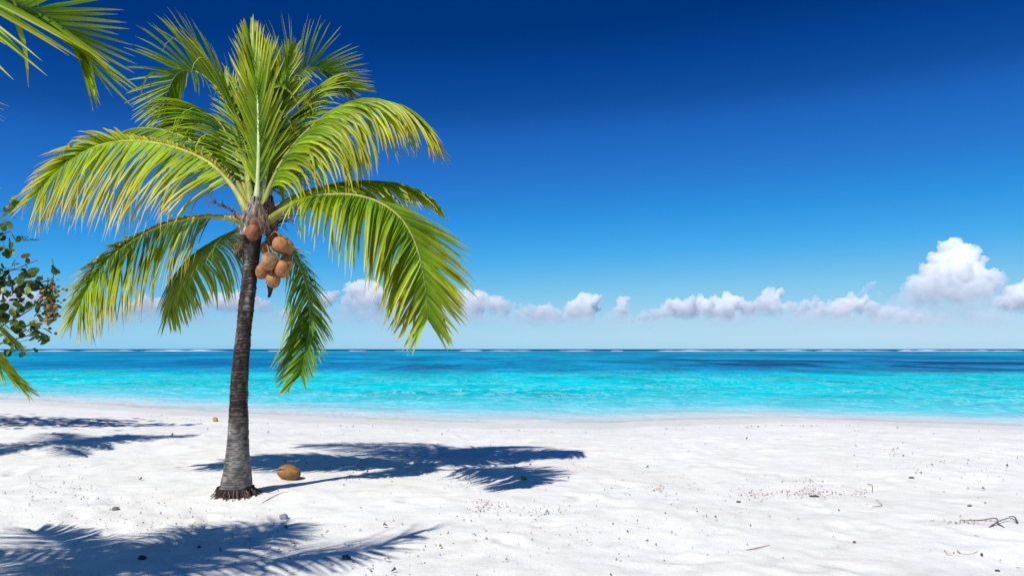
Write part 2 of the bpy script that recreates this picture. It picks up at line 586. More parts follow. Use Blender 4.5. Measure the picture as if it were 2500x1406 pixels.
    ridge_ = math_n(t, 'ABSOLUTE', math_n(t, 'SUBTRACT', rf.outputs[0], 0.5))
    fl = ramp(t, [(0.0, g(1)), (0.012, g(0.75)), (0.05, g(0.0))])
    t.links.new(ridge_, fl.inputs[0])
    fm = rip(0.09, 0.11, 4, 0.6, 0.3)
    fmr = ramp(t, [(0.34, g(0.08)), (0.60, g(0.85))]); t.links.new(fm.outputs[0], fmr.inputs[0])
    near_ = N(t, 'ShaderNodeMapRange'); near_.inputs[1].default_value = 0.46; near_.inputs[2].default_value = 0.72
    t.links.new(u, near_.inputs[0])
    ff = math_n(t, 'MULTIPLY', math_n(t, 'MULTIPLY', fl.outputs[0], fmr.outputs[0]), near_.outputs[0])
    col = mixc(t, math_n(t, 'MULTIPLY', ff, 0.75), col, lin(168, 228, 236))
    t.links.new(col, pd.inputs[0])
    # clear and thin at the edge
    tr = N(t, 'ShaderNodeBsdfTransparent'); 
    tcol = ramp(t, [(0.0, g(1)), (0.12, lin(236, 247, 248)), (0.6, lin(150, 228, 236))])
    t.links.new(dep.outputs['Fac'], tcol.inputs[0]); t.links.new(tcol.outputs[0], tr.inputs[0])
    body = ramp(t, [(0.0, g(0)), (0.006, g(0.5)), (0.016, g(0.92)), (0.05, g(0.97)), (0.2, g(1))])
    t.links.new(dep.outputs['Fac'], body.inputs[0])
    mx = N(t, 'ShaderNodeMixShader')
    t.links.new(body.outputs[0], mx.inputs[0]); t.links.new(tr.outputs[0], mx.inputs[1]); t.links.new(prm.outputs[0], mx.inputs[2])
    t.links.new(mx.outputs[0], out.inputs[0])
    return m

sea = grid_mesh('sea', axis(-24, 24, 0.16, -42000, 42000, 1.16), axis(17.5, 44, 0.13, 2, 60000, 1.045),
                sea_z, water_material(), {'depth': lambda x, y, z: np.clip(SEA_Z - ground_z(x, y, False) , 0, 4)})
tag(sea, kind='structure')

# surf breaking on the far reef
def make_surf():
    M = Mesh()
    r = random.Random(11)
    def ridge(px0, px1, py, Y, hgt):
        x0 = (px0 - 1250) / F * Y; x1 = (px1 - 1250) / F * Y
        n = max(6, int((x1 - x0) / 4))
        V, Fc = [], []
        yb = Y
        for i in range(n + 1):
            u = i / n
            x = x0 + (x1 - x0) * u
            e = min(1, 6 * u, 6 * (1 - u))
            hh = hgt * 0.5 * e * (0.35 + 0.9 * abs(noise.noise(Vector((x * 0.035, Y * 0.1, 1)))) * 1.6 + 0.35 * abs(noise.noise(Vector((x * 0.2, Y, 3)))))
            yb = Y + 14 * noise.noise(Vector((x * 0.01, Y, 7)))
            wd = 5 + 5 * e
            V += [(x, yb - wd, SEA_Z - 0.05), (x, yb - wd * 0.3, SEA_Z + hh * 0.8), (x, yb, SEA_Z + hh), (x, yb + wd, SEA_Z - 0.05)]
        for i in range(n):
            for k in range(3):
                a = i * 4 + k
                Fc.append((a, a + 4, a + 5, a + 1))
        M.add(V, Fc)
    for (a, b, Y, h) in [(60, 180, 820, 1.1), (190, 330, 860, 1.3), (340, 560, 840, 1.6), (650, 720, 880, 0.9), (730, 800, 900, .6), (850, 900, 880, .9), (1120, 1180, 860, .9),
                         (1185, 1300, 880, 1.0), (1360, 1450, 850, 1.2), (1490, 1515, 800, 1.3), (1600, 1850, 830, 1.2), (1830, 1990, 850, 1.5), (1985, 2180, 840, 1.5), (2190, 2330, 850, 1.6),
                         (2300, 2420, 815, 1.6), (2410, 2500, 800, 1.4), (2500, 2700, 800, 1.3), (-200, 40, 820, 1.2), (960, 1010, 930, .6)]:
        ridge(a, b, 0, Y, h)
        ridge(a + r.uniform(0, 30), (a + b) / 2 + r.uniform(0, 30), 0, Y - 45, h * 0.55)
    m, t, out = new_mat('sea_foam')
    p = N(t, 'ShaderNodeBsdfDiffuse'); p.inputs[0].default_value = g(0.85)
    t.links.new(p.outputs[0], out.inputs[0])
    o = M.build('reef_surf', m)
    tag(o, 'thin broken line of white surf along the horizon', 'surf', kind='stuff')
make_surf()

# ------------------------------------------------------------------ clouds
def cloud_material(dens, top, px):
    """white vapour, thinning out towards the cloud's base; px is the size of one picture pixel there"""
    m, t, out = new_mat('cumulus')
    tc = N(t, 'ShaderNodeTexCoord')
    sp = N(t, 'ShaderNodeSeparateXYZ'); t.links.new(tc.outputs['Object'], sp.inputs[0])
    nz = noise_tex(t, tc.outputs['Object'], 1 / (16 * px), 4, 0.6)
    h = math_n(t, 'ADD', math_n(t, 'DIVIDE', sp.outputs[2], top), math_n(t, 'MULTIPLY', math_n(t, 'SUBTRACT', nz.outputs[0], 0.5), 0.55))
    mr = N(t, 'ShaderNodeMapRange', interpolation_type='SMOOTHSTEP')
    mr.inputs[1].default_value = 0.24; mr.inputs[2].default_value = 0.86; mr.inputs[3].default_value = 0.04; mr.inputs[4].default_value = 1.0
    t.links.new(h, mr.inputs[0])
    v = N(t, 'ShaderNodeVolumePrincipled')
    v.inputs['Color'].default_value = (1, 1, 1, 1)
    v.inputs['Anisotropy'].default_value = -0.4
    t.links.new(math_n(t, 'MULTIPLY', mr.outputs[0], dens), v.inputs['Density'])
    t.links.new(v.outputs[0], out.inputs['Volume'])
    m.cycles.volume_sampling = 'MULTIPLE_IMPORTANCE' if hasattr(m.cycles, 'volume_sampling') else 0
    return m

def ico(sub):
    bm = bmesh.new(); bmesh.ops.create_icosphere(bm, subdivisions=sub, radius=1)
    V = np.array([v.co[:] for v in bm.verts]); Fc = [tuple(v.index for v in f.verts) for f in bm.faces]
    bm.free(); return V, Fc
ICO3 = ico(3); ICO2 = ico(2); ICO1 = ico(1)

def make_cloud(lobes, base_py, Y, label, seed, dens=1.0, wisp=0.0):
    """lobes: (px, py, radius in px); small puffs sit on every lobe"""
    r = random.Random(seed)
    s = Y / F
    puffs = []
    top_py = min(l[1] for l in lobes)
    for (px, py, rad) in lobes:
        c = at(px, py, Y - (py - top_py) * s * 2.4 + r.uniform(-1, 1) * rad * s * 0.35)
        R = rad * s * 1.14
        puffs.append((c, R))
        for _ in range(int(10 + rad * 0.45)):
            d = Vector((r.gauss(0, 1), r.gauss(0, 0.8), r.gauss(0.25, 0.8))).normalized()
            R2 = R * r.uniform(0.25, 0.5)
            c2 = c + d * R * r.uniform(0.7, 1.0)
            puffs.append((c2, R2))
            for _ in range(2):
                d2 = (d + Vector((r.gauss(0, .6), r.gauss(0, .6), r.gauss(0.1, .6)))).normalized()
                puffs.append((c2 + d2 * R2 * 0.85, R2 * r.uniform(0.3, 0.55)))
    base_z = at(0, base_py, Y).z
    org = Vector((sum(c.x for c, R in puffs) / len(puffs), Y, base_z))
    VV, FF, base = [], [], 0
    for c, R in puffs:
        IV, IF = ICO2
        VV.append(IV * np.array((R, R, R * .85)) + np.array(c) - np.array(org)); FF += [tuple(i + base for i in f) for f in IF]; base += len(IV)
    me = bpy.data.meshes.new('cloud'); me.from_pydata(np.concatenate(VV).tolist(), [], FF)
    o = bpy.data.objects.new('cloud', me); o.location = org
    link(o)
    md = o.modifiers.new('r', 'REMESH'); md.mode = 'VOXEL'; md.voxel_size = 1.7 * s
    me2 = bpy.data.meshes.new_from_object(o.evaluated_get(bpy.context.evaluated_depsgraph_get()))
    o.modifiers.clear(); o.data = me2; bpy.data.meshes.remove(me); me2.name = 'cloud'
    n = len(me2.vertices)
    co = np.empty(n * 3); me2.vertices.foreach_get('co', co); co = co.reshape(-1, 3)
    no = np.empty(n * 3); me2.vertices.foreach_get('normal', no); no = no.reshape(-1, 3)
    k1, k2, k3 = 1 / (20 * s), 1 / (8 * s), 1 / (4 * s)
    d = np.array([7 * s * noise.noise(Vector(p) * k1) + 5 * s * (0.5 - abs(noise.noise(Vector(p) * k2)) * 2) + 2.2 * s * noise.noise(Vector(p) * k3) for p in co])
    co = co + no * d[:, None]
    me2.vertices.foreach_set('co', co.ravel()); me2.update()
    me2.materials.clear(); me2.materials.append(cloud_material(0.023 * dens / s * 4.6, max(co[:, 2]), s))
    tag(o, label, 'cloud', 'cumulus clouds above the horizon')

make_cloud([(2330, 632, 34), (2295, 650, 26), (2360, 660, 34), (2385, 690, 34), (2330, 690, 42), (2280, 700, 36), (2245, 712, 28), (2225, 730, 26), (2420, 668, 14), (2405, 715, 30), (2300, 740, 40), (2360, 745, 40), (2200, 748, 22), (2185, 765, 22)],
           812, 9000, 'tallest towering white cloud near the right edge', 1)
make_cloud([(2470, 735, 24), (2500, 730, 30), (2535, 735, 34), (2445, 750, 18)], 805, 9600, 'white cloud cut off by the right edge', 2, 0.85)
make_cloud([(1435, 748, 24), (1410, 755, 22), (1395, 770, 18), (1330, 765, 18), (1310, 775, 20), (1275, 775, 20), (1350, 780, 22), (1430, 778, 22)], 812, 9200, 'cloud with a small upright tower right of the longest palm frond', 3, 0.9)
make_cloud([(1520, 762, 16), (1495, 778, 17), (1528, 785, 14), (1522, 736, 11), (1521, 748, 11)], 808, 9300, 'smallest lone puff of cloud in the middle of the horizon', 4, 0.85)
make_cloud([(1645, 758, 22), (1680, 762, 24), (1715, 745, 18), (1740, 755, 22), (1785, 742, 24), (1770, 765, 24), (1825, 755, 16), (1620, 770, 15)], 812, 9000, 'long many-headed cloud at the right of centre', 5, 0.95)
make_cloud([(1880, 732, 22), (1868, 755, 22), (1895, 760, 22), (1930, 752, 15), (1965, 752, 14)], 805, 9500, 'single round-headed cloud left of the flat cloud bank', 6, 0.85)
make_cloud([(2040, 752, 18), (2075, 745, 20), (2105, 748, 18), (2130, 765, 18), (2010, 765, 18), (2060, 770, 20)], 812, 9400, 'low flat-topped cloud left of the tallest cloud', 7, 0.75)
make_cloud([(2130, 692, 5), (2118, 702, 7), (2105, 712, 8), (2092, 720, 7), (2145, 722, 7)], 745, 9800, 'thin slanting wisp of cloud above the flat cloud', 8, 0.55)
make_cloud([(1105, 735, 22), (1140, 728, 18), (1165, 740, 22), (1200, 742, 20), (1225, 755, 20), (1150, 765, 24), (1090, 765, 20)], 812, 9300, 'cloud just right of the drooping frond tip', 9, 0.72)
make_cloud([(895, 705, 20), (870, 718, 22), (915, 722, 24), (940, 725, 18), (870, 755, 26), (910, 760, 26), (960, 745, 20), (985, 760, 20), (840, 765, 18)], 808, 9100, 'broad cloud behind the drooping right-hand frond', 10, 0.85)
make_cloud([(800, 728, 14), (785, 740, 16), (823, 716, 8), (810, 762, 12)], 790, 9500, 'small cloud beside the dark hanging frond', 11, 0.75)
make_cloud([(525, 738, 20), (550, 745, 22), (600, 730, 22), (580, 750, 22), (640, 752, 18), (480, 758, 16), (660, 765, 14)], 800, 9200, 'low cloud behind the palm trunk', 12, 0.8)
make_cloud([(350, 740, 20), (320, 755, 18), (390, 750, 20), (420, 745, 12), (360, 770, 20), (300, 765, 14)], 805, 9600, 'faint cloud under the lowest left-hand frond', 13, 0.6)
make_cloud([(85, 725, 16), (75, 745, 18), (40, 740, 18), (10, 735, 20)], 790, 9300, 'cloud showing behind the sea grape leaves', 14, 0.7)

make_cloud([(1020, 770, 13), (1060, 765, 16), (1000, 782, 12)], 812, 9900, 'faint puff between the drooping frond and its neighbour cloud', 15, 0.5)
make_cloud([(1575, 775, 12), (1600, 768, 12), (1560, 785, 10)], 812, 9900, 'faint puff left of the long many-headed cloud', 16, 0.5)
make_cloud([(1990, 745, 12), (1950, 765, 14), (1985, 772, 14)], 812, 9900, 'faint puff right of the single round-headed cloud', 17, 0.5)
make_cloud([(2165, 762, 16), (2150, 778, 14), (2200, 780, 18), (2240, 785, 18)], 815, 9900, 'faint puff at the foot of the tallest cloud', 18, 0.5)
make_cloud([(700, 770, 14), (735, 768, 14), (760, 775, 12)], 812, 9900, 'faint puff behind the dark hanging frond', 19, 0.45)
make_cloud([(x_, 790 + 6 * math.sin(x_ * .013) + 3 * math.sin(x_ * .041), 20 + 6 * math.sin(x_ * .029)) for x_ in range(-60, 2580, 24)], 826, 11500, 'long low band of pale vapour just above the horizon', 20, 0.16)

# ------------------------------------------------------------------ palms
C_GREEN = np.array((0.045, 0.165, 0.008))
C_LIME = np.array((0.260, 0.400, 0.010))
C_YEL = np.array((0.640, 0.440, 0.018))
C_TAN = np.array((0.420, 0.330, 0.190))

def leaflet(pos, T, Nn, S, side, L, W, ang, lift, droop, r, yellow, kink=False, segs=7):
    """one folded blade; returns verts, faces, colours and tip"""
    d = (S * side * math.cos(ang) + T * math.sin(ang) + Nn * lift).normalized()
    wv = (T - d * T.dot(d))
    wv = (wv.normalized() * 1.0 + Nn * 0.55 * side * r.uniform(0.4, 1.2))
    wv = (wv - d * wv.dot(d)).normalized()
    p = Vector(pos)
    V, Fc, C = [], [], []
    step = L / segs
    kpos = r.uniform(0.12, 0.45)
    age = min(1.0, max(0.0, yellow + r.gauss(0, 0.16)))
    vv = r.uniform(0.72, 1.28)
    base = (C_GREEN * (1 - age) + C_LIME * age) * vv
    tipc = (C_LIME * (1 - age) + C_YEL * age) * vv
    dead = r.random() < 0.25 + 0.4 * yellow
    for i in range(segs + 1):
        s = i / segs
        w = W * (0.5 + 0.5 * min(1, s / 0.16)) * (1 - s) ** 0.62 + 0.0012
        up = d.cross(wv)
        fold = 0.30 * w
        V += [p - wv * (w * 0.5) + up * fold * 0.5, p - up * fold * 0.5, p + wv * (w * 0.5) + up * fold * 0.5]
        k = s ** 1.3
        c = base * (1 - k) + tipc * k
        if dead and s > 0.86: c = C_TAN
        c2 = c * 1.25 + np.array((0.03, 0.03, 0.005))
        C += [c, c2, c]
        if i < segs:
            b = i * 3
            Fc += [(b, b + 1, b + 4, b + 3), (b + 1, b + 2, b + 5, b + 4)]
        p = p + d * step
        gdr = droop * step * (0.85 + 0.9 * s)
        if kink and s > kpos: gdr += 2.4 * step / L * segs * 0.35
        d = (d + Vector((r.gauss(0, 0.02), r.gauss(0, 0.02), -gdr))).normalized()
        wv = (wv - d * wv.dot(d)).normalized()
    return V, Fc, C

def frond(ctrl, hint, n=70, Lmax=0.75, W=0.034, t0=0.16, droop=1.6, yellow=0.3, angs=(22, 35, 68), lift=0.22,
          kinks=0.06, seed=1, r0=0.030, twist=0.0, twist0=0.0, angs_add=(0, 0), far_fade=0, side_len=(1, 1), stalk=(0.30, 0.30, 0.05), droops=None, tipcut=0.42):
    """rachis mesh data and a list of leaflets"""
    r = random.Random(seed)
    M = 48
    pts, length = spline(ctrl, M)
    # frames by parallel transport
    Ns, Ts = [], []
    nv = Vector(hint).normalized()
    for i in range(M):
        T = (pts[min(i + 1, M - 1)] - pts[max(i - 1, 0)]).normalized()
        nv = (nv - T * nv.dot(T)).normalized()
        Ts.append(T); Ns.append(nv.copy())
    rad = [max(0.0035, r0 * (1 - i / (M - 1)) ** 0.9 * (1 + 0.9 * max(0, 1 - i / 7.0))) for i in range(M)]
    rv, rf = tube(pts, rad, 7)
    sc = np.array(stalk)
    rc = [tuple(sc * (0.9 + 0.25 * (i // 7) / M)) for i in range(len(rv))]
    leaves = []
    for k in range(n):
        for side in (-1, 1):
            u = (k + r.uniform(-0.3, 0.3) + (0.25 if side > 0 else -0.25)) / (n - 1)
            t = t0 + (1 - t0) * min(1, max(0, u)) ** 0.92
            f = t * (M - 1); i = min(M - 2, int(f)); a = f - i
            pos = pts[i].lerp(pts[i + 1], a)
            T = Ts[i].lerp(Ts[i + 1], a).normalized(); Nn = Ns[i].lerp(Ns[i + 1], a).normalized()
            tw = twist0 + twist * t
            if tw:
                Nn = Matrix.Rotation(math.radians(tw), 3, T) @ Nn
            S = T.cross(Nn).normalized()
            uu = min(1, max(0, u))
            prof = (0.62 + 0.38 * min(1, uu / 0.28)) * (1 - (1 - tipcut) * max(0, (uu - 0.42) / 0.58) ** 1.25)
            L = Lmax * prof * r.uniform(0.88, 1.08) * side_len[0 if side < 0 else 1]
            if far_fade and side == far_fade: L *= 0.12 + 0.88 * float(smooth(0.38, 0.7, uu))
            if r.random() < 0.05: L *= r.uniform(0.4, 0.8)
            ang = angs[0] + (angs[1] - angs[0]) * min(1, uu * 2) if uu < 0.5 else angs[1] + (angs[2] - angs[1]) * (uu * 2 - 1)
            ang = min(84, ang + angs_add[0 if side < 0 else 1])
            dr = (droops[0 if side < 0 else 1] if droops else droop) * (1 - 0.85 * max(0, uu - 0.4) / 0.6)
            kk = r.random() < kinks
            V, Fc, C = leaflet(pos, T, Nn, S, side, L, W * (0.55 + 0.5 * prof) * r.uniform(0.8, 1.15), math.radians(ang + r.gauss(0, 4)),
                               lift + r.gauss(0, 0.07), dr * r.uniform(0.75, 1.3), r, yellow, kk)
            leaves.append((V, Fc, C))
    return (rv, rf, rc), leaves

def proj(p):
    return np.array((1250 + F * p[0] / p[1], HZ - F * (p[2] - CAMH) / p[1])) if p[1] > 0.3 else None

def shown_area(leaf):
    V = leaf[0]
    a, b = proj(V[1]), proj(V[-2])
    if a is None or b is None: return -1
    inside = all(-20 < q[0] < 2520 and -20 < q[1] < 1420 for q in (a, b))
    if not inside: return -1
    m0, m1 = proj(V[9]), proj(V[11])
    d = b - a; n2 = np.linalg.norm(d) + 1e-6
    w = abs((m1[0] - m0[0]) * d[1] - (m1[1] - m0[1]) * d[0]) / n2
    return n2 * (w + 0.6)

def palm(name, base, label, fronds, mat_seed, top=300, frond_label=None):
    """an Empty at the foot; every frond is a part with its leaflets below it"""
    root = empty(name, base)
    tag(root, label, 'palm tree', 'coconut palms on the beach')
    data = []
    for i, fr in enumerate(fronds):
        data.append(frond(seed=mat_seed * 100 + i, **fr))
    ranked = sorted(((shown_area(l), i, j) for i, (_, ls) in enumerate(data) for j, l in enumerate(ls)), reverse=True)
    own = {(i, j) for a, i, j in ranked[:top] if a > 60}
    for i, ((rv, rf, rc), ls) in enumerate(data):
        fo = mesh_obj('frond', rv, rf, MAT_STALK, root, cols=rc)
        rest = Mesh()
        for j, l in enumerate(ls):
            if (i, j) in own:
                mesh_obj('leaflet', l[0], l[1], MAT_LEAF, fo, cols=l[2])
            else:
                rest.add(*l)
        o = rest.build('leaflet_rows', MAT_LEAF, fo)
        o["kind"] = "stuff"
    return root

PY = 8.6
UP = (0, 0, 1)
CR = lambda dx=0, dy=0, dz=0: at(625, 520, PY) + Vector((dx, dy, dz))
def P(*pts):
    """control points as (px, py, metres behind the trunk)"""
    return [at(a, b, PY + c) for a, b, c in pts]

MAIN = [
    # A upright, its upper face towards the camera
    dict(ctrl=P((624, 520, .02), (630, 440, .05), (632, 330, .12), (628, 220, .25), (620, 140, .42), (612, 95, .55)), hint=(0, -1, 0.1), n=72, Lmax=.80, droop=.10, yellow=.42, angs=(62, 74, 84), lift=.10, kinks=.03, t0=.14, W=0.050, stalk=(.55, .60, .32)),
    # A2 narrow bright one to its right
    dict(ctrl=P((632, 520, .05), (650, 420, .15), (675, 300, .35), (695, 200, .55), (712, 128, .7)), hint=(0.3, -1, 0.1), n=60, Lmax=.58, droop=.12, yellow=.45, angs=(54, 62, 80), lift=.05, kinks=.10, t0=.2, W=0.044, stalk=(.5, .55, .25)),
    # N thin one to its left behind
    dict(ctrl=P((620, 520, .1), (605, 420, .3), (585, 320, .6), (562, 235, .9), (548, 190, 1.1)), hint=(-.2, -1, 0.2), n=36, Lmax=.55, droop=.2, yellow=.2, angs=(48, 58, 78), lift=.1, t0=.2, W=0.039),
    # B upper left, arching over to a hanging tip
    dict(ctrl=P((615, 515, .1), (600, 410, .35), (579, 300, .75), (540, 228, 1.1), (490, 180, 1.35), (440, 175, 1.5), (410, 222, 1.55), (393, 285, 1.5)), hint=(.35, .35, 1), n=84, Lmax=0.96, droops=(.8, .35), yellow=.22, angs=(18, 34, 62), lift=.25, kinks=.05, t0=.2, W=0.047),
    # B2 lower left behind
    dict(ctrl=P((612, 518, .12), (590, 430, .4), (560, 340, .8), (520, 285, 1.1), (475, 275, 1.3), (435, 310, 1.4)), hint=(.3, .2, 1), n=70, Lmax=0.95, droops=(1.5, 1.0), yellow=.25, angs=(15, 30, 60), lift=-.1, kinks=.25, t0=.2, W=0.044),
    # C upper right
    dict(ctrl=P((640, 518, .1), (662, 400, .35), (685, 290, .7), (710, 205, 1.0), (752, 166, 1.2), (800, 176, 1.3), (855, 218, 1.3)), hint=(-.35, .35, 1), n=80, Lmax=.82, droops=(.35, .7), yellow=.34, angs=(22, 36, 62), lift=.3, kinks=.05, t0=.22, W=0.044),
    # D right behind
    dict(ctrl=P((640, 520, .15), (668, 420, .5), (700, 320, .9), (740, 250, 1.2), (790, 215, 1.4), (838, 212, 1.5)), hint=(-.4, .3, 1), n=70, Lmax=.8, droop=1.3, yellow=.25, angs=(15, 30, 60), lift=-.15, kinks=.08, t0=.2, W=0.044),
    # D2 behind, lower
    dict(ctrl=P((640, 522, .2), (672, 440, .7), (710, 360, 1.2), (765, 300, 1.6), (820, 285, 1.8)), hint=(-.3, .2, 1), n=64, Lmax=0.84, droop=1.3, yellow=.12, angs=(15, 30, 60), lift=-.2, t0=.2, W=0.044),
    # Q towards the back, seen between the others
    dict(ctrl=P((622, 520, .2), (610, 430, .8), (590, 360, 1.4), (560, 330, 2.0), (520, 350, 2.4)), hint=(0, .2, 1), n=60, Lmax=0.84, droop=1.3, yellow=.1, angs=(15, 30, 60), lift=-.2, t0=.2, W=0.044),
    # E big right, upper
    dict(ctrl=P((636, 530, 0), (662, 450, .05), (695, 385, .15), (745, 325, .35), (810, 272, .55), (880, 244, .72), (960, 252, .85), (1012, 275, .92), (1043, 303, .95)), hint=(-.35, -.1, 1), n=96, Lmax=1.15, droops=(.6, 2.6), yellow=.62, angs=(14, 30, 58), lift=-.30, kinks=.26, t0=.12, W=.052, r0=.028, twist=12, tipcut=.55, twist0=10, angs_add=(18, 0)),
    # F big right, coming forward
    dict(ctrl=P((650, 545, -.05), (690, 515, -.12), (745, 487, -.2), (830, 476, -.35), (905, 487, -.5), (970, 525, -.62), (1012, 590, -.72), (1035, 680, -.8), (1044, 775, -.85)), hint=(-.1, .25, 1), n=100, Lmax=1.0, droops=(.35, 1.6), yellow=.45, angs=(16, 34, 56), lift=-.25, kinks=.09, t0=.15, W=.056, twist=62),
    # F2 right, behind F
    dict(ctrl=P((648, 535, .1), (700, 492, .25), (770, 462, .5), (860, 444, .8), (950, 446, 1.0), (1015, 462, 1.1), (1058, 490, 1.15)), hint=(0, .1, 1), n=80, Lmax=0.79, droop=1.4, yellow=.42, angs=(18, 34, 64), lift=-.25, kinks=.05, t0=.16, W=0.047, twist=25),
    # G lower right, hanging in the shade
    dict(ctrl=P((655, 565, .12), (698, 598, .25), (732, 645, .35), (754, 720, .42), (757, 795, .42), (745, 860, .38), (734, 915, .34)), hint=(.6, .2, 1), n=82, Lmax=.82, droops=(1.3, 1.0), yellow=.0, angs=(24, 42, 60), lift=-.08, kinks=.08, t0=.1, W=.042, stalk=(.16, .2, .04), twist=-62, side_len=(.95, .6)),
    # H lower left, behind
    dict(ctrl=P((605, 555, .15), (565, 570, .35), (520, 592, .6), (475, 628, .85), (438, 682, 1.0), (408, 755, 1.05)), hint=(-.3, .1, 1), n=90, Lmax=.85, droop=2.0, yellow=.15, angs=(15, 30, 62), lift=-.35, kinks=.05, t0=.08, W=0.047, twist=-20),
    # I left, lower
    dict(ctrl=P((608, 548, -.02), (570, 534, .08), (520, 530, .18), (460, 536, .3), (395, 552, .42), (325, 588, .55), (268, 632, .63), (218, 695, .68), (192, 748, .70)), hint=(0, .15, 1), n=104, Lmax=1.05, droops=(.9, .9), yellow=.68, angs=(0, 16, 48), lift=-.02, kinks=.14, t0=.2, W=.056, stalk=(.42, .40, .08), twist=-22, tipcut=.55, twist0=-58, angs_add=(0, 34), side_len=(1, .85), far_fade=1),
    # J left, big upper one
    dict(ctrl=P((614, 545, -.08), (590, 490, -.05), (555, 440, 0), (505, 395, .08), (430, 362, .18), (340, 345, .28), (255, 352, .36), (185, 382, .42), (130, 425, .46), (98, 462, .48)), hint=(.1, .1, 1), n=112, Lmax=1.2, droops=(.9, .9), yellow=.95, angs=(0, 14, 46), lift=-.02, kinks=.22, t0=.17, W=.058, stalk=(.45, .42, .08), twist=-22, tipcut=.52, twist0=-58, angs_add=(0, 34), side_len=(1, .8), far_fade=1),
    # K left, behind J
    dict(ctrl=P((612, 525, .08), (585, 455, .3), (545, 405, .55), (490, 358, .85), (420, 324, 1.1), (345, 313, 1.3), (280, 330, 1.4), (225, 370, 1.45)), hint=(.2, .2, 1), n=88, Lmax=.85, droop=1.4, yellow=.45, angs=(18, 34, 62), lift=-.2, kinks=.03, t0=.16, W=0.044, twist=-20, twist0=-30),
]

base_main = at(575, 1222, PY); base_main.z = gz(base_main.x, base_main.y)
main = palm('coconut_palm', tuple(base_main), 'leaning coconut palm bearing orange coconuts, standing alone on white sand', MAIN, 1)

def trunk_mesh(prof, seed, name, parent, Yc=None, rows=330, sides=28):
    """prof: (x, y, z, radius) from foot to crown"""
    pts = [Vector(p[:3]) for p in prof]
    cp, L = spline(pts, rows)
    ts = np.linspace(0, 1, len(prof))
    # radius by height
    zz = [p[2] for p in prof]; rr = [p[3] for p in prof]
    r = random.Random(seed)
    V, Fc, C = [], [], []
    # ring scars: uneven spacing
    ring, z = [], 0.0
    while z < L * 1.02:
        ring.append(z); z += r.uniform(0.016, 0.034) * (1.0 if z > 0.75 else 0.8)
    ring = np.array(ring)
    rs = np.array([r.uniform(0.4, 1.3) for _ in ring])
    grey, dark, pale = np.array((0.165, 0.150, 0.138)), np.array((0.050, 0.036, 0.030)), np.array((0.34, 0.31, 0.29))
    for i in range(rows):
        s = L * i / (rows - 1)
        p = cp[i]
        R = np.interp(p.z, zz, rr)
        for k in range(sides):
            th = 2 * math.pi * k / sides
            off = 0.012 * noise.noise(Vector((math.cos(th) * 1.2, math.sin(th) * 1.2, s * 2.2 + seed)))
            j = np.searchsorted(ring, s + off) - 1
            j = max(0, min(len(ring) - 2, j))
            u = (s + off - ring[j]) / (ring[j + 1] - ring[j])
            low = 1 - min(1, max(0, (s - 0.55) / 0.5))
            amp = (0.011 * (1 - low) + 0.0036 * low) * rs[j]
            saw = (u ** 1.5) * amp
            nz = noise.noise(Vector((math.cos(th) * 2.4, math.sin(th) * 2.4, s * 9 + seed)))
            nf = noise.noise(Vector((math.cos(th) * 9, math.sin(th) * 9, s * 28 + seed)))
            rad = R + saw + 0.004 * nz + 0.0025 * nf
            V.append(p + Vector((math.cos(th) * rad, math.sin(th) * rad, 0)))
            # bark: dark and fibrous above, grey below, worn pale patches
            g1 = min(1, max(0, low * 1.15 + 0.35 * nz))
            c = dark * (1 - g1) + grey * g1
            pn = noise.noise(Vector((math.cos(th) * 1.5 + 5, math.sin(th) * 1.5, s * 3.1 + seed)))
            pw = min(1, max(0, (pn - 0.12) * 3.2)) * (0.35 + 0.65 * u)
            c = c * (1 - 0.55 * pw) + pale * 0.55 * pw
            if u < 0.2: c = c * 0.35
            elif u > 0.72 and rs[j] > 0.75: c = c * (1 + 0.9 * (1 - low)) + np.array((.02, .018, .016))  # highlight painted on the ring ridges, stronger up the trunk
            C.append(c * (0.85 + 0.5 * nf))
    for i in range(rows - 1):
        for k in range(sides):
            k2 = (k + 1) % sides
            Fc.append((i * sides + k, i * sides + k2, (i + 1) * sides + k2, (i + 1) * sides + k))
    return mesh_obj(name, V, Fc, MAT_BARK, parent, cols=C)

def PT(px, py, hw, dy=0.0):
    a = at(px, py, PY + dy)
    return (a.x, a.y, a.z, hw / F * PY)
trunk_mesh([PT(574, 1226, 46), PT(575, 1205, 43), PT(577, 1185, 38), PT(579, 1150, 32.5), PT(580, 1105, 27), PT(582, 1050, 23.5), PT(583, 980, 21), PT(586, 910, 19.5), PT(591, 850, 18), PT(596, 800, 16.8), PT(602, 740, 17.8),
            PT(607, 700, 17.3), PT(611, 660, 17.2), PT(614, 620, 19), PT(616, 580, 22), PT(620, 545, 22), PT(625, 510, 17)], 3, 'trunk', main)

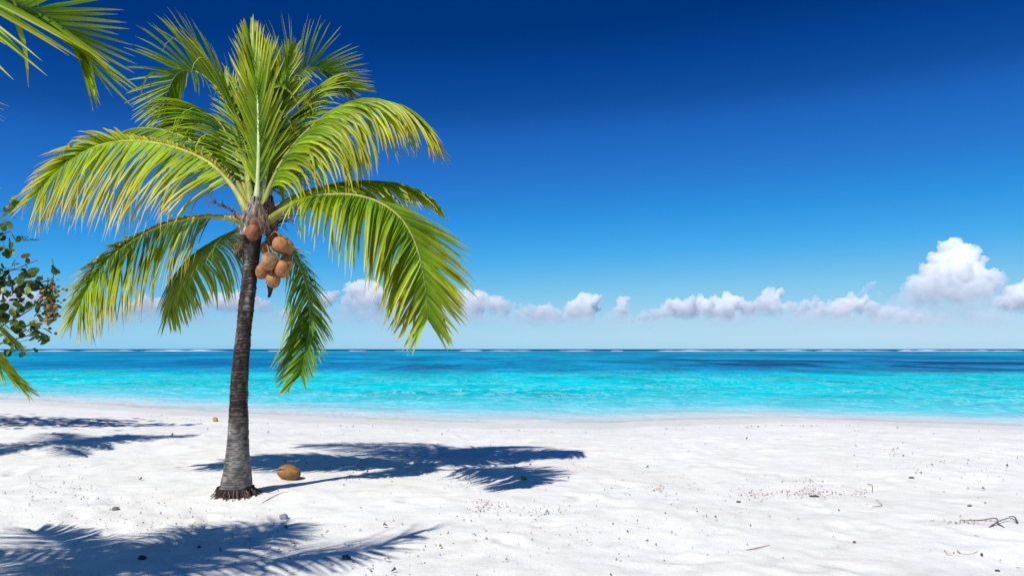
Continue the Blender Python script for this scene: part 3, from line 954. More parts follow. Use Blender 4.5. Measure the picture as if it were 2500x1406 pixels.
def root_fringe(cx, cy_, R, parent, seed, n=110):
    M = Mesh(); r = random.Random(seed)
    for _ in range(n):
        a = r.uniform(0, 2 * math.pi)
        l = r.uniform(0.03, 0.115); w = r.uniform(0.003, 0.007)
        c = Vector((math.cos(a), math.sin(a), 0))
        z0 = r.uniform(0.045, 0.085)
        p0 = Vector((cx, cy_, 0)) + c * (R * 0.96); p1 = p0 + c * (l * 0.4) + Vector((r.gauss(0, .01), r.gauss(0, .01), 0)); p2 = p0 + c * l + Vector((r.gauss(0, .018), r.gauss(0, .018), 0))
        p0.z = gz(p0.x, p0.y) + z0; p1.z = gz(p1.x, p1.y) + z0 * 0.5; p2.z = gz(p2.x, p2.y) - 0.012
        v, f = tube([p0, p1, p2], [w, w * 0.9, w * 0.5], 5)
        col = np.array((0.07, 0.05, 0.042)) * r.uniform(0.5, 1.8)
        if r.random() < 0.25: col = np.array((0.25, 0.13, 0.10)) * r.uniform(0.7, 1.3)
        M.add(v, f, [tuple(col)] * len(v))
    # dark collar of matted roots
    V, Fc, C = [], [], []
    for i in range(4):
        for k in range(40):
            th = 2 * math.pi * k / 40
            q = R * (0.98 + 0.03 * i + 0.045 * noise.noise(Vector((math.cos(th) * 4, math.sin(th) * 4, i))))
            x, y = cx + math.cos(th) * q, cy_ + math.sin(th) * q
            V.append((x, y, gz(x, y) + 0.09 - 0.035 * i)); C.append((0.035, 0.024, 0.02))
    for i in range(3):
        for k in range(40):
            k2 = (k + 1) % 40
            Fc.append((i * 40 + k, (i + 1) * 40 + k, (i + 1) * 40 + k2, i * 40 + k2))
    M.add(V, Fc, C)
    return M.build('root_fringe', MAT_BARK, parent)
root_fringe(base_main.x, base_main.y, 0.197, main, 4)

# crown fibre: torn sheaths wrapped round the leaf bases
def sheath(parent, pts_w, col, seed, name='leaf_sheath', thick=0.006):
    """a curved torn sheet: list of (centre, half-width vector)"""
    r = random.Random(seed)
    R_, K_ = 18, 15
    cs, _ = spline([c for c, w in pts_w], R_)
    ws = [Vector(w).length for c, w in pts_w]
    hx = Vector(pts_w[0][1]).normalized()
    bow = hx.cross(Vector((0, 0, 1))).normalized()
    V, C = [], []
    for side in (0, 1):
        for i, c in enumerate(cs):
            w = np.interp(i / (R_ - 1) * (len(ws) - 1), range(len(ws)), ws)
            for k in range(K_):
                u = k / (K_ - 1) * 2 - 1
                q = Vector((u * 6, i * .35, seed * 3.7))
                n1, n2 = noise.noise(q * .5), noise.noise(Vector((u * 11, i * .22, seed)))
                edge = 1 + 0.35 * noise.noise(Vector((i * .7, seed, 2 if u > 0 else 9))) * abs(u)
                p = c + hx * (u * w * edge) + bow * ((1 - u * u) * w * 0.55 + 0.022 * n1 + 0.012 * n2) + Vector((0, 0, 0.025 * n1 * abs(u)))
                V.append(p + bow * (thick if side else 0))
                k_ = min(1, max(0, 0.5 + 1.3 * n2))
                C.append(tuple(np.array(col) * (0.22 + 1.15 * k_) * (0.8 + 0.4 * r.random())))
    Fc = []
    for side in (0, 1):
        b_ = side * R_ * K_
        for i in range(R_ - 1):
            for k in range(K_ - 1):
                q = (b_ + i * K_ + k, b_ + i * K_ + k + 1, b_ + (i + 1) * K_ + k + 1, b_ + (i + 1) * K_ + k)
                Fc.append(q if side else q[::-1])
    return mesh_obj(name, V, Fc, MAT_FIBRE, parent, cols=C)

def A_(px, py, dy=0.0): return at(px, py, PY + dy)
PXM = PY / F      # metres for one pixel at the palm
for i, (pts, col) in enumerate([
    ([((603, 575, -.10), 20), ((607, 552, -.12), 22), ((612, 530, -.11), 20), ((618, 505, -.08), 15), ((622, 480, -.05), 9)], (.33, .27, .235)),
    ([((640, 572, -.10), 19), ((640, 548, -.12), 20), ((636, 525, -.10), 17), ((634, 500, -.07), 11)], (.17, .11, .085)),
    ([((652, 545, -.03), 14), ((656, 520, -.03), 18), ((658, 495, -.02), 14), ((662, 478, -.01), 3)], (.042, .027, .026)),
    ([((594, 540, -.06), 13), ((584, 528, -.07), 12), ((578, 519, -.07), 4)], (.32, .24, .21)),
    ([((598, 590, -.02), 20), ((590, 600, -.03), 17), ((584, 615, -.03), 12), ((580, 632, -.02), 5)], (.17, .12, .07)),
    ([((662, 600, -.02), 15), ((664, 570, -.03), 15), ((668, 545, -.03), 12), ((672, 528, -.02), 6)], (.22, .14, .10)),
    ([((622, 560, .16), 30), ((625, 520, .16), 26), ((628, 485, .14), 18), ((630, 455, .12), 9)], (.10, .07, .055))]):
    sheath(main, [(A_(*c), Vector((w * PXM, 0, 0))) for c, w in pts], col, 50 + i)

# loose fibres and dry flower stalks round the crown
M_ = Mesh(); r_ = random.Random(8)
for _ in range(230):
    a = r_.uniform(0, 2 * math.pi)
    c = A_(r_.uniform(590, 665), r_.uniform(500, 600)) + Vector((0, math.sin(a) * 0.12, 0))
    c.x += math.cos(a) * 0.02
    d = Vector((math.cos(a) * r_.uniform(.3, 1), math.sin(a) * 0.6, r_.gauss(0, .6))).normalized()
    l = r_.uniform(.05, .2)
    v, f = tube([c, c + d * l * .5, c + d * l + Vector((0, 0, -l * .35))], [.0022, .0018, .0008], 3, False)
    M_.add(v, f, [tuple(np.array((.20, .13, .08)) * r_.uniform(.35, 1.7))] * len(v))
o_ = M_.build('crown_fibres', MAT_FIBRE, main); o_["kind"] = "stuff"

def flower_stalk(parent, start, mid, end, col, n, spread, length, seed, rad=.012):
    M = Mesh(); r = random.Random(seed)
    p, _ = spline([start, mid, end], 14)
    v, f = tube(p, [rad * (1.2 - .8 * i / 13) for i in range(14)], 7); M.add(v, f, [tuple(col)] * len(v))
    ax = (p[-1] - p[0]).normalized()
    for i in range(n):
        q = p[int(r.uniform(4, 13))]
        d = (ax * r.uniform(.3, 1) + Vector((r.gauss(0, spread), r.gauss(0, spread), r.gauss(0, spread)))).normalized()
        l = length * r.uniform(.5, 1.1)
        v, f = tube([q, q + d * l * .5, q + d * l + Vector((0, 0, -l * .25))], [.0045, .004, .002], 4)
        M.add(v, f, [tuple(np.array(col) * r.uniform(.6, 1.4))] * len(v))
    return M.build('flower_stalk', MAT_STALK, parent)
flower_stalk(main, A_(612, 560, -.1), A_(580, 540, -.2), A_(548, 528, -.24), (.42, .40, .10), 26, .35, .07, 1, .018)
flower_stalk(main, A_(606, 572, -.05), A_(570, 520, -.12), A_(520, 490, -.15), (.14, .085, .065), 40, .5, .12, 2, .008)
flower_stalk(main, A_(655, 540, 0), A_(690, 529, .0), A_(732, 527, .02), (.05, .03, .025), 3, .2, .05, 3, .011)
flower_stalk(main, A_(668, 560, 0), A_(680, 545, -.02), A_(692, 540, -.03), (.05, .035, .04), 30, .55, .13, 4, .008)
flower_stalk(main, A_(655, 600, -.05), A_(668, 618, -.12), A_(672, 660, -.15), (.22, .18, .07), 34, .7, .12, 5, .012)
flower_stalk(main, A_(680, 580, -.05), A_(720, 605, -.05), A_(765, 622, -.04), (.30, .26, .10), 3, .2, .06, 6, .006)

# ------------------------------------------------------------------ coconuts
def coconut_mesh(seed, col, notch=False, stretch=1.0):
    V, Fc = ico(4)
    r = random.Random(seed)
    C, P_ = [], []
    for v in V:
        th = math.atan2(v[1], v[0]); h = v[2]
        # three blunt ridges and a slightly pointed end
        q = 1 + 0.06 * math.cos(3 * th) * (1 - h * h) + 0.02 * noise.noise(Vector(v) * 1.7 + Vector((seed, 0, 0)))
        z = (h * 1.22 if h > 0 else h * 1.16) * stretch
        x, y = v[0] * q * (1 - 0.06 * max(0, -h)), v[1] * q * (1 - 0.06 * max(0, -h))
        c = np.array(col) * (1 + 0.22 * noise.noise(Vector(v) * 1.3 + Vector((0, seed, 0))))
        st = noise.noise(Vector((math.cos(th) * 7, math.sin(th) * 7, h * 0.8 + seed)))
        c = c * (1 + 0.14 * st)
        if h > 0.78: c = c * 0.35 + np.array((.10, .075, .03)) * (0.6 + 0.4 * math.cos(6 * th))   # dry calyx
        elif h < -0.9: c = c * 0.6
        bl = noise.noise(Vector(v) * 3.1 + Vector((seed * 2, 3, 0)))
        if bl > 0.30: c = c * 0.66
        if bl < -0.36: c = c * 0.8 + np.array((.05, .05, .02))
        if notch:
            # split husk: a dark gash with torn pale-red fibre round it, on the side given by `notch`
            e = Vector(v).dot(notch)
            up_ = Vector((notch.y, -notch.x, 0)).normalized()
            w_ = Vector(v).dot(up_) + 0.08 * noise.noise(Vector(v) * 6)
            l_ = Vector(v).dot(notch.cross(up_))
            if e > 0 and abs(l_) < 0.62:
                gash = math.exp(-(w_ / 0.13) ** 2) * (1 - (l_ / 0.62) ** 2)
                lips = math.exp(-((abs(w_) - 0.24) / 0.11) ** 2) * (1 - (l_ / 0.62) ** 2)
                x *= 1 - 0.24 * gash + 0.04 * lips; y *= 1 - 0.24 * gash + 0.04 * lips; z *= 1 - 0.24 * gash + 0.04 * lips
                c = c * (1 - 0.93 * min(1, gash * 1.3))
                if lips > 0.35 and gash < 0.4: c = np.array((0.46, 0.23, 0.14)) * (0.7 + 0.6 * abs(bl))
        P_.append((x, y, z)); C.append(tuple(np.maximum(c, 0.004)))
    return P_, Fc, C

def place_coconut(center, radius, axis_, seed, col, parent=None, notch=False, name='coconut'):
    rot = Vector(axis_).normalized().to_track_quat('Z', 'Y').to_matrix()
    nl = rot.transposed() @ Vector((-.66, -.60, .45)).normalized() if notch else False
    P_, Fc, C = coconut_mesh(seed, col, nl, 1.2 if notch else 1.0)
    V = [Vector(center) + rot @ (Vector(p) * radius) for p in P_]
    if parent is not None:
        return mesh_obj(name, V, Fc, MAT_HUSK, parent, cols=C)
    return mesh_obj(name, V, Fc, MAT_HUSK, cols=C, origin=tuple(center))

ORANGE = (0.40, 0.170, 0.062)
for i, (px, py, dy, rr, ax, col) in enumerate([
    (686, 596, -.14, 18.5, (-.25, .25, 1), ORANGE), (703, 602, -.02, 16, (.1, .2, 1), ORANGE),
    (656, 638, -.22, 18.5, (.1, -.45, .9), (.47, .24, .11)), (690, 659, -.18, 18, (.05, .2, 1), ORANGE),
    (702, 644, -.06, 16.5, (-.2, .3, 1), (.42, .20, .09)), (639, 664, -.08, 17, (.3, .3, 1), ORANGE),
    (667, 687, -.14, 17, (0, .25, 1), ORANGE), (653, 604, .0, 16, (-.2, .2, 1), (.38, .18, .08)),
    (618, 568, -.16, 18, (0, .35, 1), (.30, .105, .05)), (622, 547, -.13, 15, (.1, .1, 1), (.20, .09, .05))]):
    if px > 630: px, py, rr = 668 + (px - 668) * .93, 640 + (py - 640) * .93, rr * 1.03
    place_coconut(A_(px, py, dy), rr * PXM, ax, 20 + i, col, main)
for i, (px, py, dy) in enumerate([(686, 596, -.14), (656, 638, -.22), (690, 659, -.18), (702, 644, -.06), (639, 664, -.08), (667, 687, -.14), (703, 602, -.02)]):
    tp_ = A_(px, py - 17, dy)
    p_, _ = spline([A_(648, 590, -.04), A_((px + 655) / 2, min(py - 30, 625), dy * .8 - .02), tp_], 10)
    v_, f_ = tube(p_, [.008] * 7 + [.009, .012, .016], 6)
    mesh_obj('fruit_stalk', v_, f_, MAT_STALK, main, cols=[(.24, .17, .06)] * len(v_))
# dark dry spathe hanging under the bunch
sheath(main, [(A_(658, 690, -.03), Vector((6 * PXM, 0, 0))), (A_(660, 705, -.03), Vector((7 * PXM, 0, 0))), (A_(658, 716, -.03), Vector((4 * PXM, 0, 0))), (A_(655, 726, -.03), Vector((1 * PXM, 0, 0)))], (.12, .03, .02), 90, 'dry_spathe')

def ground_coconut(px, py, diam_px, axis_, seed, col, label, notch=False):
    p = on_sand(px, py)
    rad = diam_px / 2 / F * p.y
    c = Vector((p.x, p.y, p.z + rad * 0.80))
    o = place_coconut(c, rad, axis_, seed, col, None, notch, 'fallen_coconut')
    tag(o, label, 'coconut', 'coconuts lying on the sand')
ground_coconut(706, 1170, 40, (-1, -.10, .20), 41, (.30, .145, .042), 'large cracked brown coconut on the sand beside the trunk', True)
ground_coconut(526, 1029, 11.5, (-.5, -.2, .6), 42, (.52, .33, .10), 'small pale coconut at the water\'s edge left of the trunk')

# ------------------------------------------------------------------ the two palms beyond the left edge
def simple_trunk(root, foot, crown, r0, r1, seed):
    f, c = Vector(foot), Vector(crown)
    m = f.lerp(c, .5) + Vector((0.12, -0.05, 0))
    prof = []
    for u in np.linspace(0, 1, 8):
        p = f * (1 - u) ** 2 + m * 2 * u * (1 - u) + c * u * u
        prof.append((p.x, p.y, p.z, r1 + (r0 - r1) * (1 - u) ** 2.5))
    prof[0] = (f.x, f.y, f.z - .05, r0 * 1.15)
    trunk_mesh(prof, seed, 'trunk', root, rows=120, sides=18)

def arch(c, tip, rise, sag=0.0):
    """frond line from crown to tip, rising by `rise` at the middle"""
    c, tip = Vector(c), Vector(tip)
    pts = []
    for u in (0, .18, .38, .58, .78, 1):
        p = c.lerp(tip, u); p.z += rise * math.sin(math.pi * min(1, u * .95 + .05) ** .8)
        pts.append(p)
    pts[0] = c
    return pts

def shadow_pt(px, py, h):
    gpt = on_sand(px, py)
    return Vector((gpt.x - SX * h, gpt.y - SY * h, gpt.z + h))

CN = Vector((-4.75, 3.35, 3.05))
near_tips = [
    ([CN, CN + Vector((.5, .15, .42)), at(-130, -30, 4.15), at(30, 5, 4.4), at(130, 48, 4.55), at(185, 100, 4.65), at(208, 142, 4.68)], .30, (.35, .30)),
    (arch(CN, shadow_pt(500, 1292, 2.55), .35), .25, (1.3, 1.3)),
    (arch(CN, shadow_pt(90, 1296, 2.5), .3), .25, (1.2, 1.2)),
    (arch(CN, shadow_pt(700, 1282, 3.3), .5), .25, (1.2, 1.4)),
    (arch(CN, shadow_pt(330, 1345, 3.3), .5), .25, (1.2, 1.4)),
    (arch(CN, CN + Vector((.6, -1.6, -.1)), .5), .3, (1.5, 1.5)),
    (arch(CN, CN + Vector((-1.6, .9, -.2)), .5), .3, (1.5, 1.5)),
    (arch(CN, CN + Vector((-1.5, -1.0, .1)), .5), .3, (1.5, 1.5)),
    (arch(CN, CN + Vector((-.1, .5, 1.7)), .1), .3, (.5, .5)),
]
near = palm('coconut_palm', (-5.1, 3.0, gz(-5.1, 3.0)), 'coconut palm out of view at left, its frond blades hanging into the top left corner',
            [dict(ctrl=c, hint=(0.02, .02, 1), n=84 if d[0] < .5 else 74, Lmax=.84 if d[0] < .5 else 1.0, droops=d, yellow=y, twist=14 if d[0] < .5 else 0, twist0=58 if d[0] < .5 else 0, angs=(38, 44, 60) if d[0] < .5 else (20, 36, 66), lift=.15, kinks=.05, t0=.16, W=.036 if d[0] < .5 else .044) for c, y, d in near_tips], 2, 120)
simple_trunk(near, (-5.1, 3.0, gz(-5.1, 3.0)), CN, .2, .085, 9)

CM = Vector((-9.35, 10.9, 3.0))
mid_tips = [
    (arch(CM, at(50, 945, 11.2), .35), .6, (2.2, 2.2)),
    (arch(CM, at(30, 835, 11.7), .55), .3, (1.6, 1.9)),
    (arch(CM, at(-60, 800, 12.3), .5), .3, (1.6, 1.9)),
    (arch(CM, at(-55, 455, 12.0), .55), .75, (1.3, 1.3)),
    (arch(CM, CM + Vector((-.9, 1.9, .2)), .5), .3, (1.6, 1.6)),
    (arch(CM, CM + Vector((.9, 1.8, -.1)), .5), .3, (1.6, 1.6)),
    (arch(CM, CM + Vector((-2.0, -.2, -.1)), .5), .3, (1.6, 1.6)),
    (arch(CM, CM + Vector((-.6, -1.8, -.1)), .5), .3, (1.6, 1.6)),
    (arch(CM, CM + Vector((.1, .4, 1.8)), .1), .3, (.5, .5)),
]
midp = palm('coconut_palm', (-9.6, 10.8, gz(-9.6, 10.8)), 'coconut palm beyond the left edge, low yellow-green frond tips just above the sea',
            [dict(ctrl=c, hint=(0.02, .02, 1), n=84, Lmax=.80, droops=d, yellow=y, angs=(20, 36, 66), lift=.15, kinks=.05, t0=.16, W=.038) for c, y, d in mid_tips], 3, 120)
simple_trunk(midp, (-9.6, 10.8, gz(-9.6, 10.8)), CM, .2, .085, 10)

# ------------------------------------------------------------------ sea grape
GY = 16.2
gfoot = Vector((-13.6, GY + .1, gz(-13.6, GY + .1)))
grape = empty('sea_grape_tree', gfoot)
tag(grape, 'sea grape tree with round dark leaves at the left edge above the water', 'tree')
def GP(px, py, dy=0): return at(px, py, GY + dy)
rg = random.Random(5)
limbs = []
def limb(name, ctrl, ra, rb, parent=grape, n=16):
    p, _ = spline(ctrl, n)
    p = [q + Vector((rg.gauss(0, .012), rg.gauss(0, .012), rg.gauss(0, .012))) if 0 < i < n - 1 else q for i, q in enumerate(p)]
    v, f = tube(p, [ra + (rb - ra) * i / (n - 1) for i in range(n)], 7)
    c = [tuple(np.array((.17, .145, .125)) * rg.uniform(.7, 1.3)) for _ in v]
    limbs.append((p, ra))
    return mesh_obj(name, v, f, MAT_WOOD, parent, cols=c)
limb('trunk', [gfoot - Vector((0, 0, .1)), gfoot + Vector((.25, 0, .8)), gfoot + Vector((.45, 0, 1.6)), gfoot + Vector((.6, .1, 2.3))], .13, .07)
fork = gfoot + Vector((.45, 0, 1.6)); top = gfoot + Vector((.6, .1, 2.3))
BR = [
    [fork, GP(-180, 860), GP(-60, 825), GP(40, 775), GP(85, 745), GP(118, 700)],
    [fork, GP(-150, 880, .2), GP(-40, 850, .2), GP(30, 830, .1), GP(75, 815, .1), GP(100, 826)],
    [top, GP(-170, 760, .1), GP(-60, 700, .1), GP(20, 660), GP(60, 648), GP(92, 635)],
    [top, GP(-150, 700, -.2), GP(-60, 680, -.2), GP(30, 690, -.2), GP(90, 690, -.1), GP(130, 680, -.1)],
    [top, GP(-170, 690, .2), GP(-90, 610, .2), GP(-20, 560, .2), GP(10, 540, .2), GP(40, 590, .1)],
    [top, GP(-160, 640, .1), GP(-80, 560, .1), GP(-20, 515), GP(18, 515)],
    [top, GP(-200, 620, .5), GP(-180, 560, .6), GP(-120, 520, .7)],
    [fork, GP(-230, 820, -.7), GP(-160, 790, -1.0), GP(-80, 770, -1.2)],
    [fork, GP(-210, 800, .8), GP(-120, 740, 1.2), GP(-40, 720, 1.3)],
    [top, GP(-330, 640, .3), GP(-400, 580, .2)],
    [fork, GP(-380, 720, -.3), GP(-460, 680, -.4)],
]
for b in BR:
    limb('branch', b, .035, .008)
twigs = []
for (p, ra) in limbs[1:]:
    for i in range(5, len(p)):
        if rg.random() < .45:
            d = Vector((rg.gauss(.25, .7), rg.gauss(0, .7), rg.gauss(.25, .6))).normalized()
            twigs.append((p[i], d, rg.uniform(.15, .45)))
Mt = Mesh(); leaf_pts = []
for q, d, l in twigs:
    e = q + d * l
    v, f = tube([q, q + d * l * .5 + Vector((0, 0, .02)), e], [.008, .006, .004], 4)
    Mt.add(v, f, [(.15, .11, .09)] * len(v))
    for u in (.35, .6, .8, 1.0):
        leaf_pts.append((q + d * l * u, d))
o_ = Mt.build('twigs', MAT_WOOD, grape); o_["kind"] = "stuff"

def grape_leaf_mesh(seed, col, vein):
    r = random.Random(seed)
    n = 12
    V = [(0, 0, 0)]; C = [vein]
    Fc = []
    for ring_, (f_, zc) in enumerate(((.5, .02), (1.0, .0))):
        for k in range(n):
            a = 2 * math.pi * k / n
            rr = f_ * (1 + .06 * math.sin(a * 2 + seed) + .03 * r.gauss(0, 1))
            notch = 1 - .22 * math.exp(-((a - math.pi) / .35) ** 2)
            x, y = math.cos(a) * rr * notch, math.sin(a) * rr * .96
            z = .16 * abs(y) + .10 * x * x * (1 if seed % 2 else -1) + zc
            V.append((x, y, z)); C.append(tuple(np.array(col) * r.uniform(.85, 1.15)))
    for k in range(n):
        k2 = (k + 1) % n
        Fc.append((0, 1 + k, 1 + k2)); Fc.append((1 + k, 1 + n + k, 1 + n + k2, 1 + k2))
    V = [(x + 1.0, y, z) for x, y, z in V]
    me = bpy.data.meshes.new('sea_grape_leaf')
    me.from_pydata(V, [], Fc); me.materials.append(MAT_GRAPE)
    ca = me.color_attributes.new("tint", 'FLOAT_COLOR', 'POINT')
    c4 = np.ones((len(V), 4)); c4[:, :3] = np.array(C); ca.data.foreach_set("color", c4.ravel())
    me.polygons.foreach_set("use_smooth", [True] * len(me.polygons))
    return me
GL = [grape_leaf_mesh(1, (.05, .11, .022), (.14, .12, .04)), grape_leaf_mesh(2, (.07, .14, .026), (.18, .13, .04)), grape_leaf_mesh(3, (.13, .22, .040), (.26, .2, .06)),
      grape_leaf_mesh(4, (.28, .32, .06), (.28, .18, .05)), grape_leaf_mesh(5, (.25, .12, .035), (.3, .13, .04)), grape_leaf_mesh(6, (.06, .12, .035), (.15, .10, .03))]
def leaf_matrix(q, d):
    ax = (d + Vector((rg.gauss(0, .7), rg.gauss(0, .7), rg.gauss(0, .5)))).normalized()
    nrm = Vector((rg.gauss(-.2, .6), rg.gauss(-.4, .6), rg.gauss(.6, .4)))
    nrm = (nrm - ax * nrm.dot(ax)).normalized()
    return Matrix((ax, nrm.cross(ax), nrm)).transposed().to_4x4()
for (cx, cy_, n_) in [(15, 515, 7), (8, 545, 5), (15, 590, 7), (45, 590, 4), (5, 622, 5), (28, 645, 3), (75, 640, 3), (60, 662, 5), (12, 665, 5), (32, 692, 8), (50, 712, 8), (18, 735, 9), (62, 742, 9), (40, 760, 8), (85, 750, 5),
                       (72, 690, 5), (100, 690, 4), (95, 665, 3), (5, 700, 6), (25, 788, 7), (55, 800, 9), (78, 795, 6), (92, 815, 7), (104, 828, 6), (76, 832, 5), (15, 830, 8), (40, 850, 6), (10, 870, 6), (5, 770, 8), (112, 710, 4)]:
    for _ in range(n_):
        leaf_pts.append((GP(rg.gauss(cx, 8), rg.gauss(cy_, 8), rg.gauss(0, .15)), Vector((rg.gauss(.3, .8), rg.gauss(0, .8), rg.gauss(.1, .6))).normalized()))
cand = []
for q, d in leaf_pts:
    pp = proj(q)
    cand.append((0 if (pp is not None and -10 < pp[0]) else 1, rg.random(), q, d))
cand.sort(key=lambda c: (c[0], c[1]))
gl_off = Vector(gfoot)
Mr = Mesh()
for i, (_, _, q, d) in enumerate(cand):
    me = rg.choices(GL, (5, 5, 4, 2, 1, 4))[0]
    sc = rg.uniform(.055, .105)
    mt = Matrix.Translation(q) @ leaf_matrix(q, d) @ Matrix.Diagonal((sc, sc, sc, 1))
    if i < 300:
        o = bpy.data.objects.new('leaf', me)
        o.matrix_local = Matrix.Translation(-gl_off) @ mt
        link(o, grape)
    else:
        vv = [mt @ v.co for v in me.vertices]
        cc = [tuple(x.color)[:3] for x in me.color_attributes['tint'].data]
        Mr.add(vv, [tuple(p.vertices) for p in me.polygons], cc)
# dense inner foliage out of view to the left
for _ in range(1100):
    q = GP(rg.uniform(-480, -25), rg.uniform(520, 860), rg.gauss(0, .8)); d = Vector((rg.gauss(0, 1), rg.gauss(0, 1), rg.gauss(.2, 1))).normalized()
    me = rg.choice(GL); sc = rg.uniform(.07, .11)
    mt = Matrix.Translation(q) @ leaf_matrix(q, d) @ Matrix.Diagonal((sc, sc, sc, 1))
    Mr.add([mt @ v.co for v in me.vertices], [tuple(p.vertices) for p in me.polygons], [tuple(x.color)[:3] for x in me.color_attributes['tint'].data])
o_ = Mr.build('inner_leaves', MAT_GRAPE, grape); o_["kind"] = "stuff"
# dry flower heads at the end of the longest branch
Mf = Mesh()
for _ in range(340):
    q = GP(rg.gauss(122, 12), rg.gauss(738, 26), rg.gauss(0, .12))
    rr = rg.uniform(.018, .045)
    V = [q + Vector((v[0], v[1] * .8, v[2] * .8)) * rr for v in ICO1[0]]
    c = np.array(rg.choice([(.30, .22, .09), (.20, .13, .06), (.40, .33, .16), (.14, .16, .05)])) * rg.uniform(.7, 1.3)
    Mf.add(V, ICO1[1], [tuple(c)] * len(V))
if Mf.v:
    o_ = Mf.build('dry_flower_heads', MAT_DEBRIS, grape); o_["kind"] = "stuff"

# ------------------------------------------------------------------ things lying on the sand
def pebble(px, py, w_px, col, label, seed, flat=.6, name='pebble', cat='pebble', rot=0.0, long=1.0):
    p = on_sand(px, py)
    s = w_px / 2 / F * p.y
    V, Fc = ICO3
    r = random.Random(seed)
    P_ = []
    C = []
    for v in V:
        q = 1 + .32 * noise.fractal(Vector(v) * 1.3 + Vector((seed * 3.1, 0, 0)), 1, 2, 3)
        x, y, z = v[0] * q * long, v[1] * q * .8, v[2] * q * flat
        xr, yr = x * math.cos(rot) - y * math.sin(rot), x * math.sin(rot) + y * math.cos(rot)
        P_.append((p.x + xr * s, p.y + yr * s, p.z + (z + flat * .62) * s))
        C.append(tuple(np.array(col) * (1 + .4 * noise.noise(Vector(v) * 2.5 + Vector((0, seed, 0))))))
    o = mesh_obj(name, P_, Fc, MAT_STONE, cols=C, origin=tuple(p))
    tag(o, label, cat, 'bits lying on the sand')
pebble(693, 1266, 22, (.33, .31, .34), 'pale grey coral stone in front of the palm trunk', 1, .7, 'coral_stone', 'stone')
pebble(283, 1245, 18, (.16, .15, .14), 'dark rough coral lump at left, level with the trunk foot', 2, .6, 'coral_stone', 'stone')
pebble(347, 1364, 19, (.05, .05, .055), 'black pebble in the deep frond shade at lower left', 3, .6)
pebble(846, 1364, 21, (.08, .08, .10), 'dark pebble between the frond shadow stripes at bottom', 4, .6)
pebble(1276, 1170, 17, (.20, .22, .06), 'mossy green lump on the right-hand frond shadow', 5, .6, 'coral_stone', 'stone')
pebble(2435, 1395, 13, (.10, .085, .11), 'smooth dark pebble in the lower right corner', 6, .5)
pebble(1988, 1212, 20, (.07, .06, .06), 'dark flat chip on the reddish weed patch at right', 7, .22, 'bark_chip', 'debris', .1, 1.2)
pebble(2225, 1167, 12, (.07, .065, .06), 'dark chip on the open sand at far right', 8, .35, 'bark_chip', 'debris', .2, 1.1)
pebble(1803, 1226, 11, (.12, .11, .10), 'grey chip left of the reddish weed patch', 9, .5)
pebble(2367, 1236, 10, (.13, .12, .11), 'grey pebble above the driftwood twig', 10, .6)
pebble(2086, 1325, 8, (.17, .09, .09), 'tiny reddish pebble at the right of the foreground', 11, .8)
pebble(486, 1336, 9, (.10, .09, .09), 'small dark pebble at the tip of the lower left frond shadow', 12, .7)
pebble(833, 1087, 8, (.12, .11, .10), 'small dark pebble above the big crown shadow', 13, .6)

def twig_thing(name, strands, label, cat='twig'):
    """strands: ([(px, py, height)], radius m, colour)"""
    M = Mesh(); org = None
    for pts, rad, col in strands:
        W3 = []
        for a, b, h in pts:
            p = on_sand(a, b); p.z += h + rad * .5
            W3.append(p)
        if org is None: org = W3[0].copy()
        c, _ = spline(W3, 12)
        v, f = tube(c, [rad * (1.1 - .7 * i / 11) * random.uniform(.8, 1.2) for i in range(12)], 6)
        M.add(v, f, [tuple(np.array(col) * random.uniform(.7, 1.3)) for _ in v])
    o = M.build(name, MAT_WOOD, origin=tuple(org))
    tag(o, label, cat, 'bits lying on the sand')
twig_thing('driftwood_twig', [([(2415, 1288, 0), (2437, 1279, .02), (2452, 1276, .03), (2470, 1272, .03), (2484, 1279, .0)], .008, (.17, .15, .16)),
                              ([(2437, 1281, .015), (2430, 1273, .03), (2395, 1271, .005), (2352, 1270, .0)], .007, (.30, .17, .13)),
                              ([(2437, 1281, .01), (2449, 1287, .005), (2453, 1290, 0)], .006, (.20, .15, .14)),
                              ([(2484, 1278, .01), (2476, 1270, .03), (2463, 1267, .02)], .009, (.16, .12, .09))], 'forked grey driftwood twig near the right edge')
twig_thing('dry_twig', [([(2337, 1347, .01), (2348, 1352, 0), (2370, 1351, 0), (2388, 1348, .01)], .004, (.35, .24, .18))], 'straight tan twig below the forked driftwood')
twig_thing('dry_twig', [([(2306, 1346, .01), (2313, 1353, 0), (2325, 1356, 0)], .004, (.38, .27, .20))], 'short bent tan twig left of the straight tan one')
twig_thing('dry_twig', [([(1820, 1343, 0), (1845, 1341, .01), (1880, 1330, 0)], .004, (.32, .17, .15))], 'curved reddish twig on the sand right of centre')
twig_thing('dry_twig', [([(2118, 1182, .0), (2129, 1188, .02), (2129, 1201, 0)], .004, (.28, .22, .2)), ([(2129, 1237, 0), (2153, 1236, .01), (2142, 1226, .02)], .004, (.25, .2, .18))], 'pair of angled dry stems right of the weed patch')
twig_thing('seaweed_strand', [([(640, 1228, 0), (665, 1214, .005), (690, 1203, .0), (730, 1198, 0)], .004, (.2, .18, .14)), ([(646, 1200, 0), (658, 1204, .015), (675, 1200, .02), (680, 1196, .0)], .007, (.07, .06, .04))], 'dark dried seaweed strand right of the trunk foot', 'seaweed')
twig_thing('dry_twig', [([(70, 1162, 0), (82, 1180, 0), (108, 1192, 0), (120, 1193, 0)], .003, (.3, .26, .22))], 'thin hooked stem on the sand at far left')

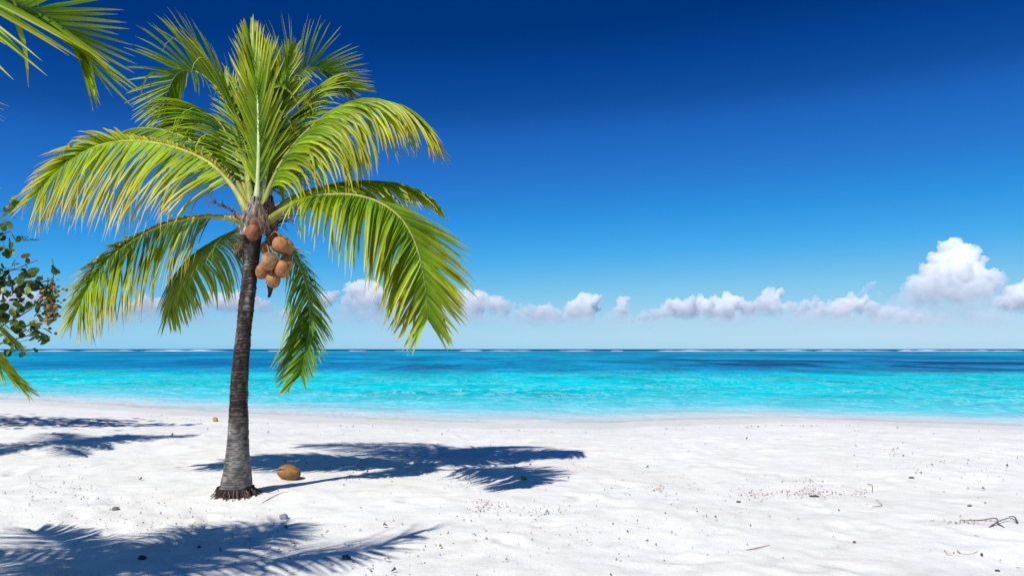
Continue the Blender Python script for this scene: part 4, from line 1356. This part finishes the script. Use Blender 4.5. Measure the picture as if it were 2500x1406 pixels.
# loose weed and coral fragments nobody could count
def fragments():
    M = Mesh(); r = random.Random(17)
    def bit(x, y, size, col, long):
        z = gz(x, y)
        a = r.uniform(0, math.pi)
        u = Vector((math.cos(a), math.sin(a), r.gauss(0, .12))); v = Vector((-math.sin(a), math.cos(a), 0))
        w = size / long
        c = Vector((x, y, z + w * .25 + .001))
        b = Vector((0, 0, w * .6))
        m1 = c + v * w * r.gauss(0, .6) + b * r.uniform(.6, 1.4)
        V = [c - u * size * .5, m1 + v * w * .5, m1 - v * w * .5, m1 + b, c + u * size * .5]
        Fc = [(0, 1, 3), (0, 3, 2), (0, 2, 1), (4, 3, 1), (4, 2, 3), (4, 1, 2)]
        M.add(V, Fc, [tuple(col)] * 5)
    def col():
        k = r.random()
        base = np.array((.13, .115, .105)) if k < .4 else np.array((.34, .30, .27)) if k < .8 else np.array((.26, .13, .12)) if k < .92 else np.array((.3, .24, .10))
        return base * r.uniform(.6, 1.4)
    for _ in range(3000):
        y = 3.4 + 14.5 * r.random() ** 1.4
        x = r.uniform(-.66, .66) * y
        dn = noise.noise(Vector((x * .45, y * .6, 2))) + .5 * noise.noise(Vector((x * 1.5, y * 2.0, 5)))
        if r.random() > .25 + 1.1 * dn: continue
        if y > shore(x) - .8: continue
        s = r.choice((.008, .010, .013, .016, .022, .045)) * r.uniform(.6, 1.2)
        bit(x, y, s, col(), r.choice((1.4, 1.8, 3, 6)))
    for (px, py, sx, sy, n, c) in [(1975, 1203, 45, 9, 260, (.30, .13, .13)), (1850, 1207, 28, 7, 120, (.36, .20, .18)), (2100, 1203, 14, 4, 60, (.30, .14, .13)), (1610, 1195, 16, 6, 60, (.4, .22, .2)),
                                   (1190, 1238, 34, 8, 150, (.33, .19, .16)), (2180, 1105, 12, 8, 40, (.3, .15, .13)), (1960, 1176, 30, 3, 60, (.3, .18, .16)), (1330, 1250, 50, 12, 90, (.2, .17, .15)),
                                   (860, 1150, 70, 16, 160, (.07, .06, .06)), (1140, 1170, 40, 12, 120, (.06, .05, .05)), (420, 1290, 110, 22, 120, (.10, .09, .08)), (250, 1250, 140, 30, 200, (.12, .11, .10)),
                                   (160, 1190, 60, 20, 90, (.15, .14, .12)), (2350, 1125, 120, 20, 150, (.16, .14, .13)), (2350, 1275, 40, 4, 80, (.32, .18, .14)), (1700, 1190, 120, 25, 120, (.16, .14, .13)),
                                   (1560, 1290, 160, 50, 120, (.14, .12, .11)), (1130, 1330, 200, 40, 110, (.13, .12, .11)), (620, 1340, 180, 40, 120, (.07, .07, .07))]:
        for _ in range(n):
            p = on_sand(px + r.gauss(0, sx), max(1060, py + r.gauss(0, sy)))
            bit(p.x, p.y, r.uniform(.006, .024), np.array(c) * r.uniform(.6, 1.6), r.choice((1.5, 2.5, 5)))
    # drift line along the shore
    for _ in range(150):
        x = r.uniform(-11, 12); y = float(shore(x)) - 1.1 + r.gauss(0, .25) + .3 * noise.noise(Vector((x * .5, 0, 9)))
        bit(x, y, r.uniform(.02, .07), col(), r.choice((2, 4, 6)))
    o = M.build('beach_fragments', MAT_DEBRIS)
    tag(o, 'scattered dry weed and coral crumbs over the white sand', 'debris', kind='stuff')
fragments()
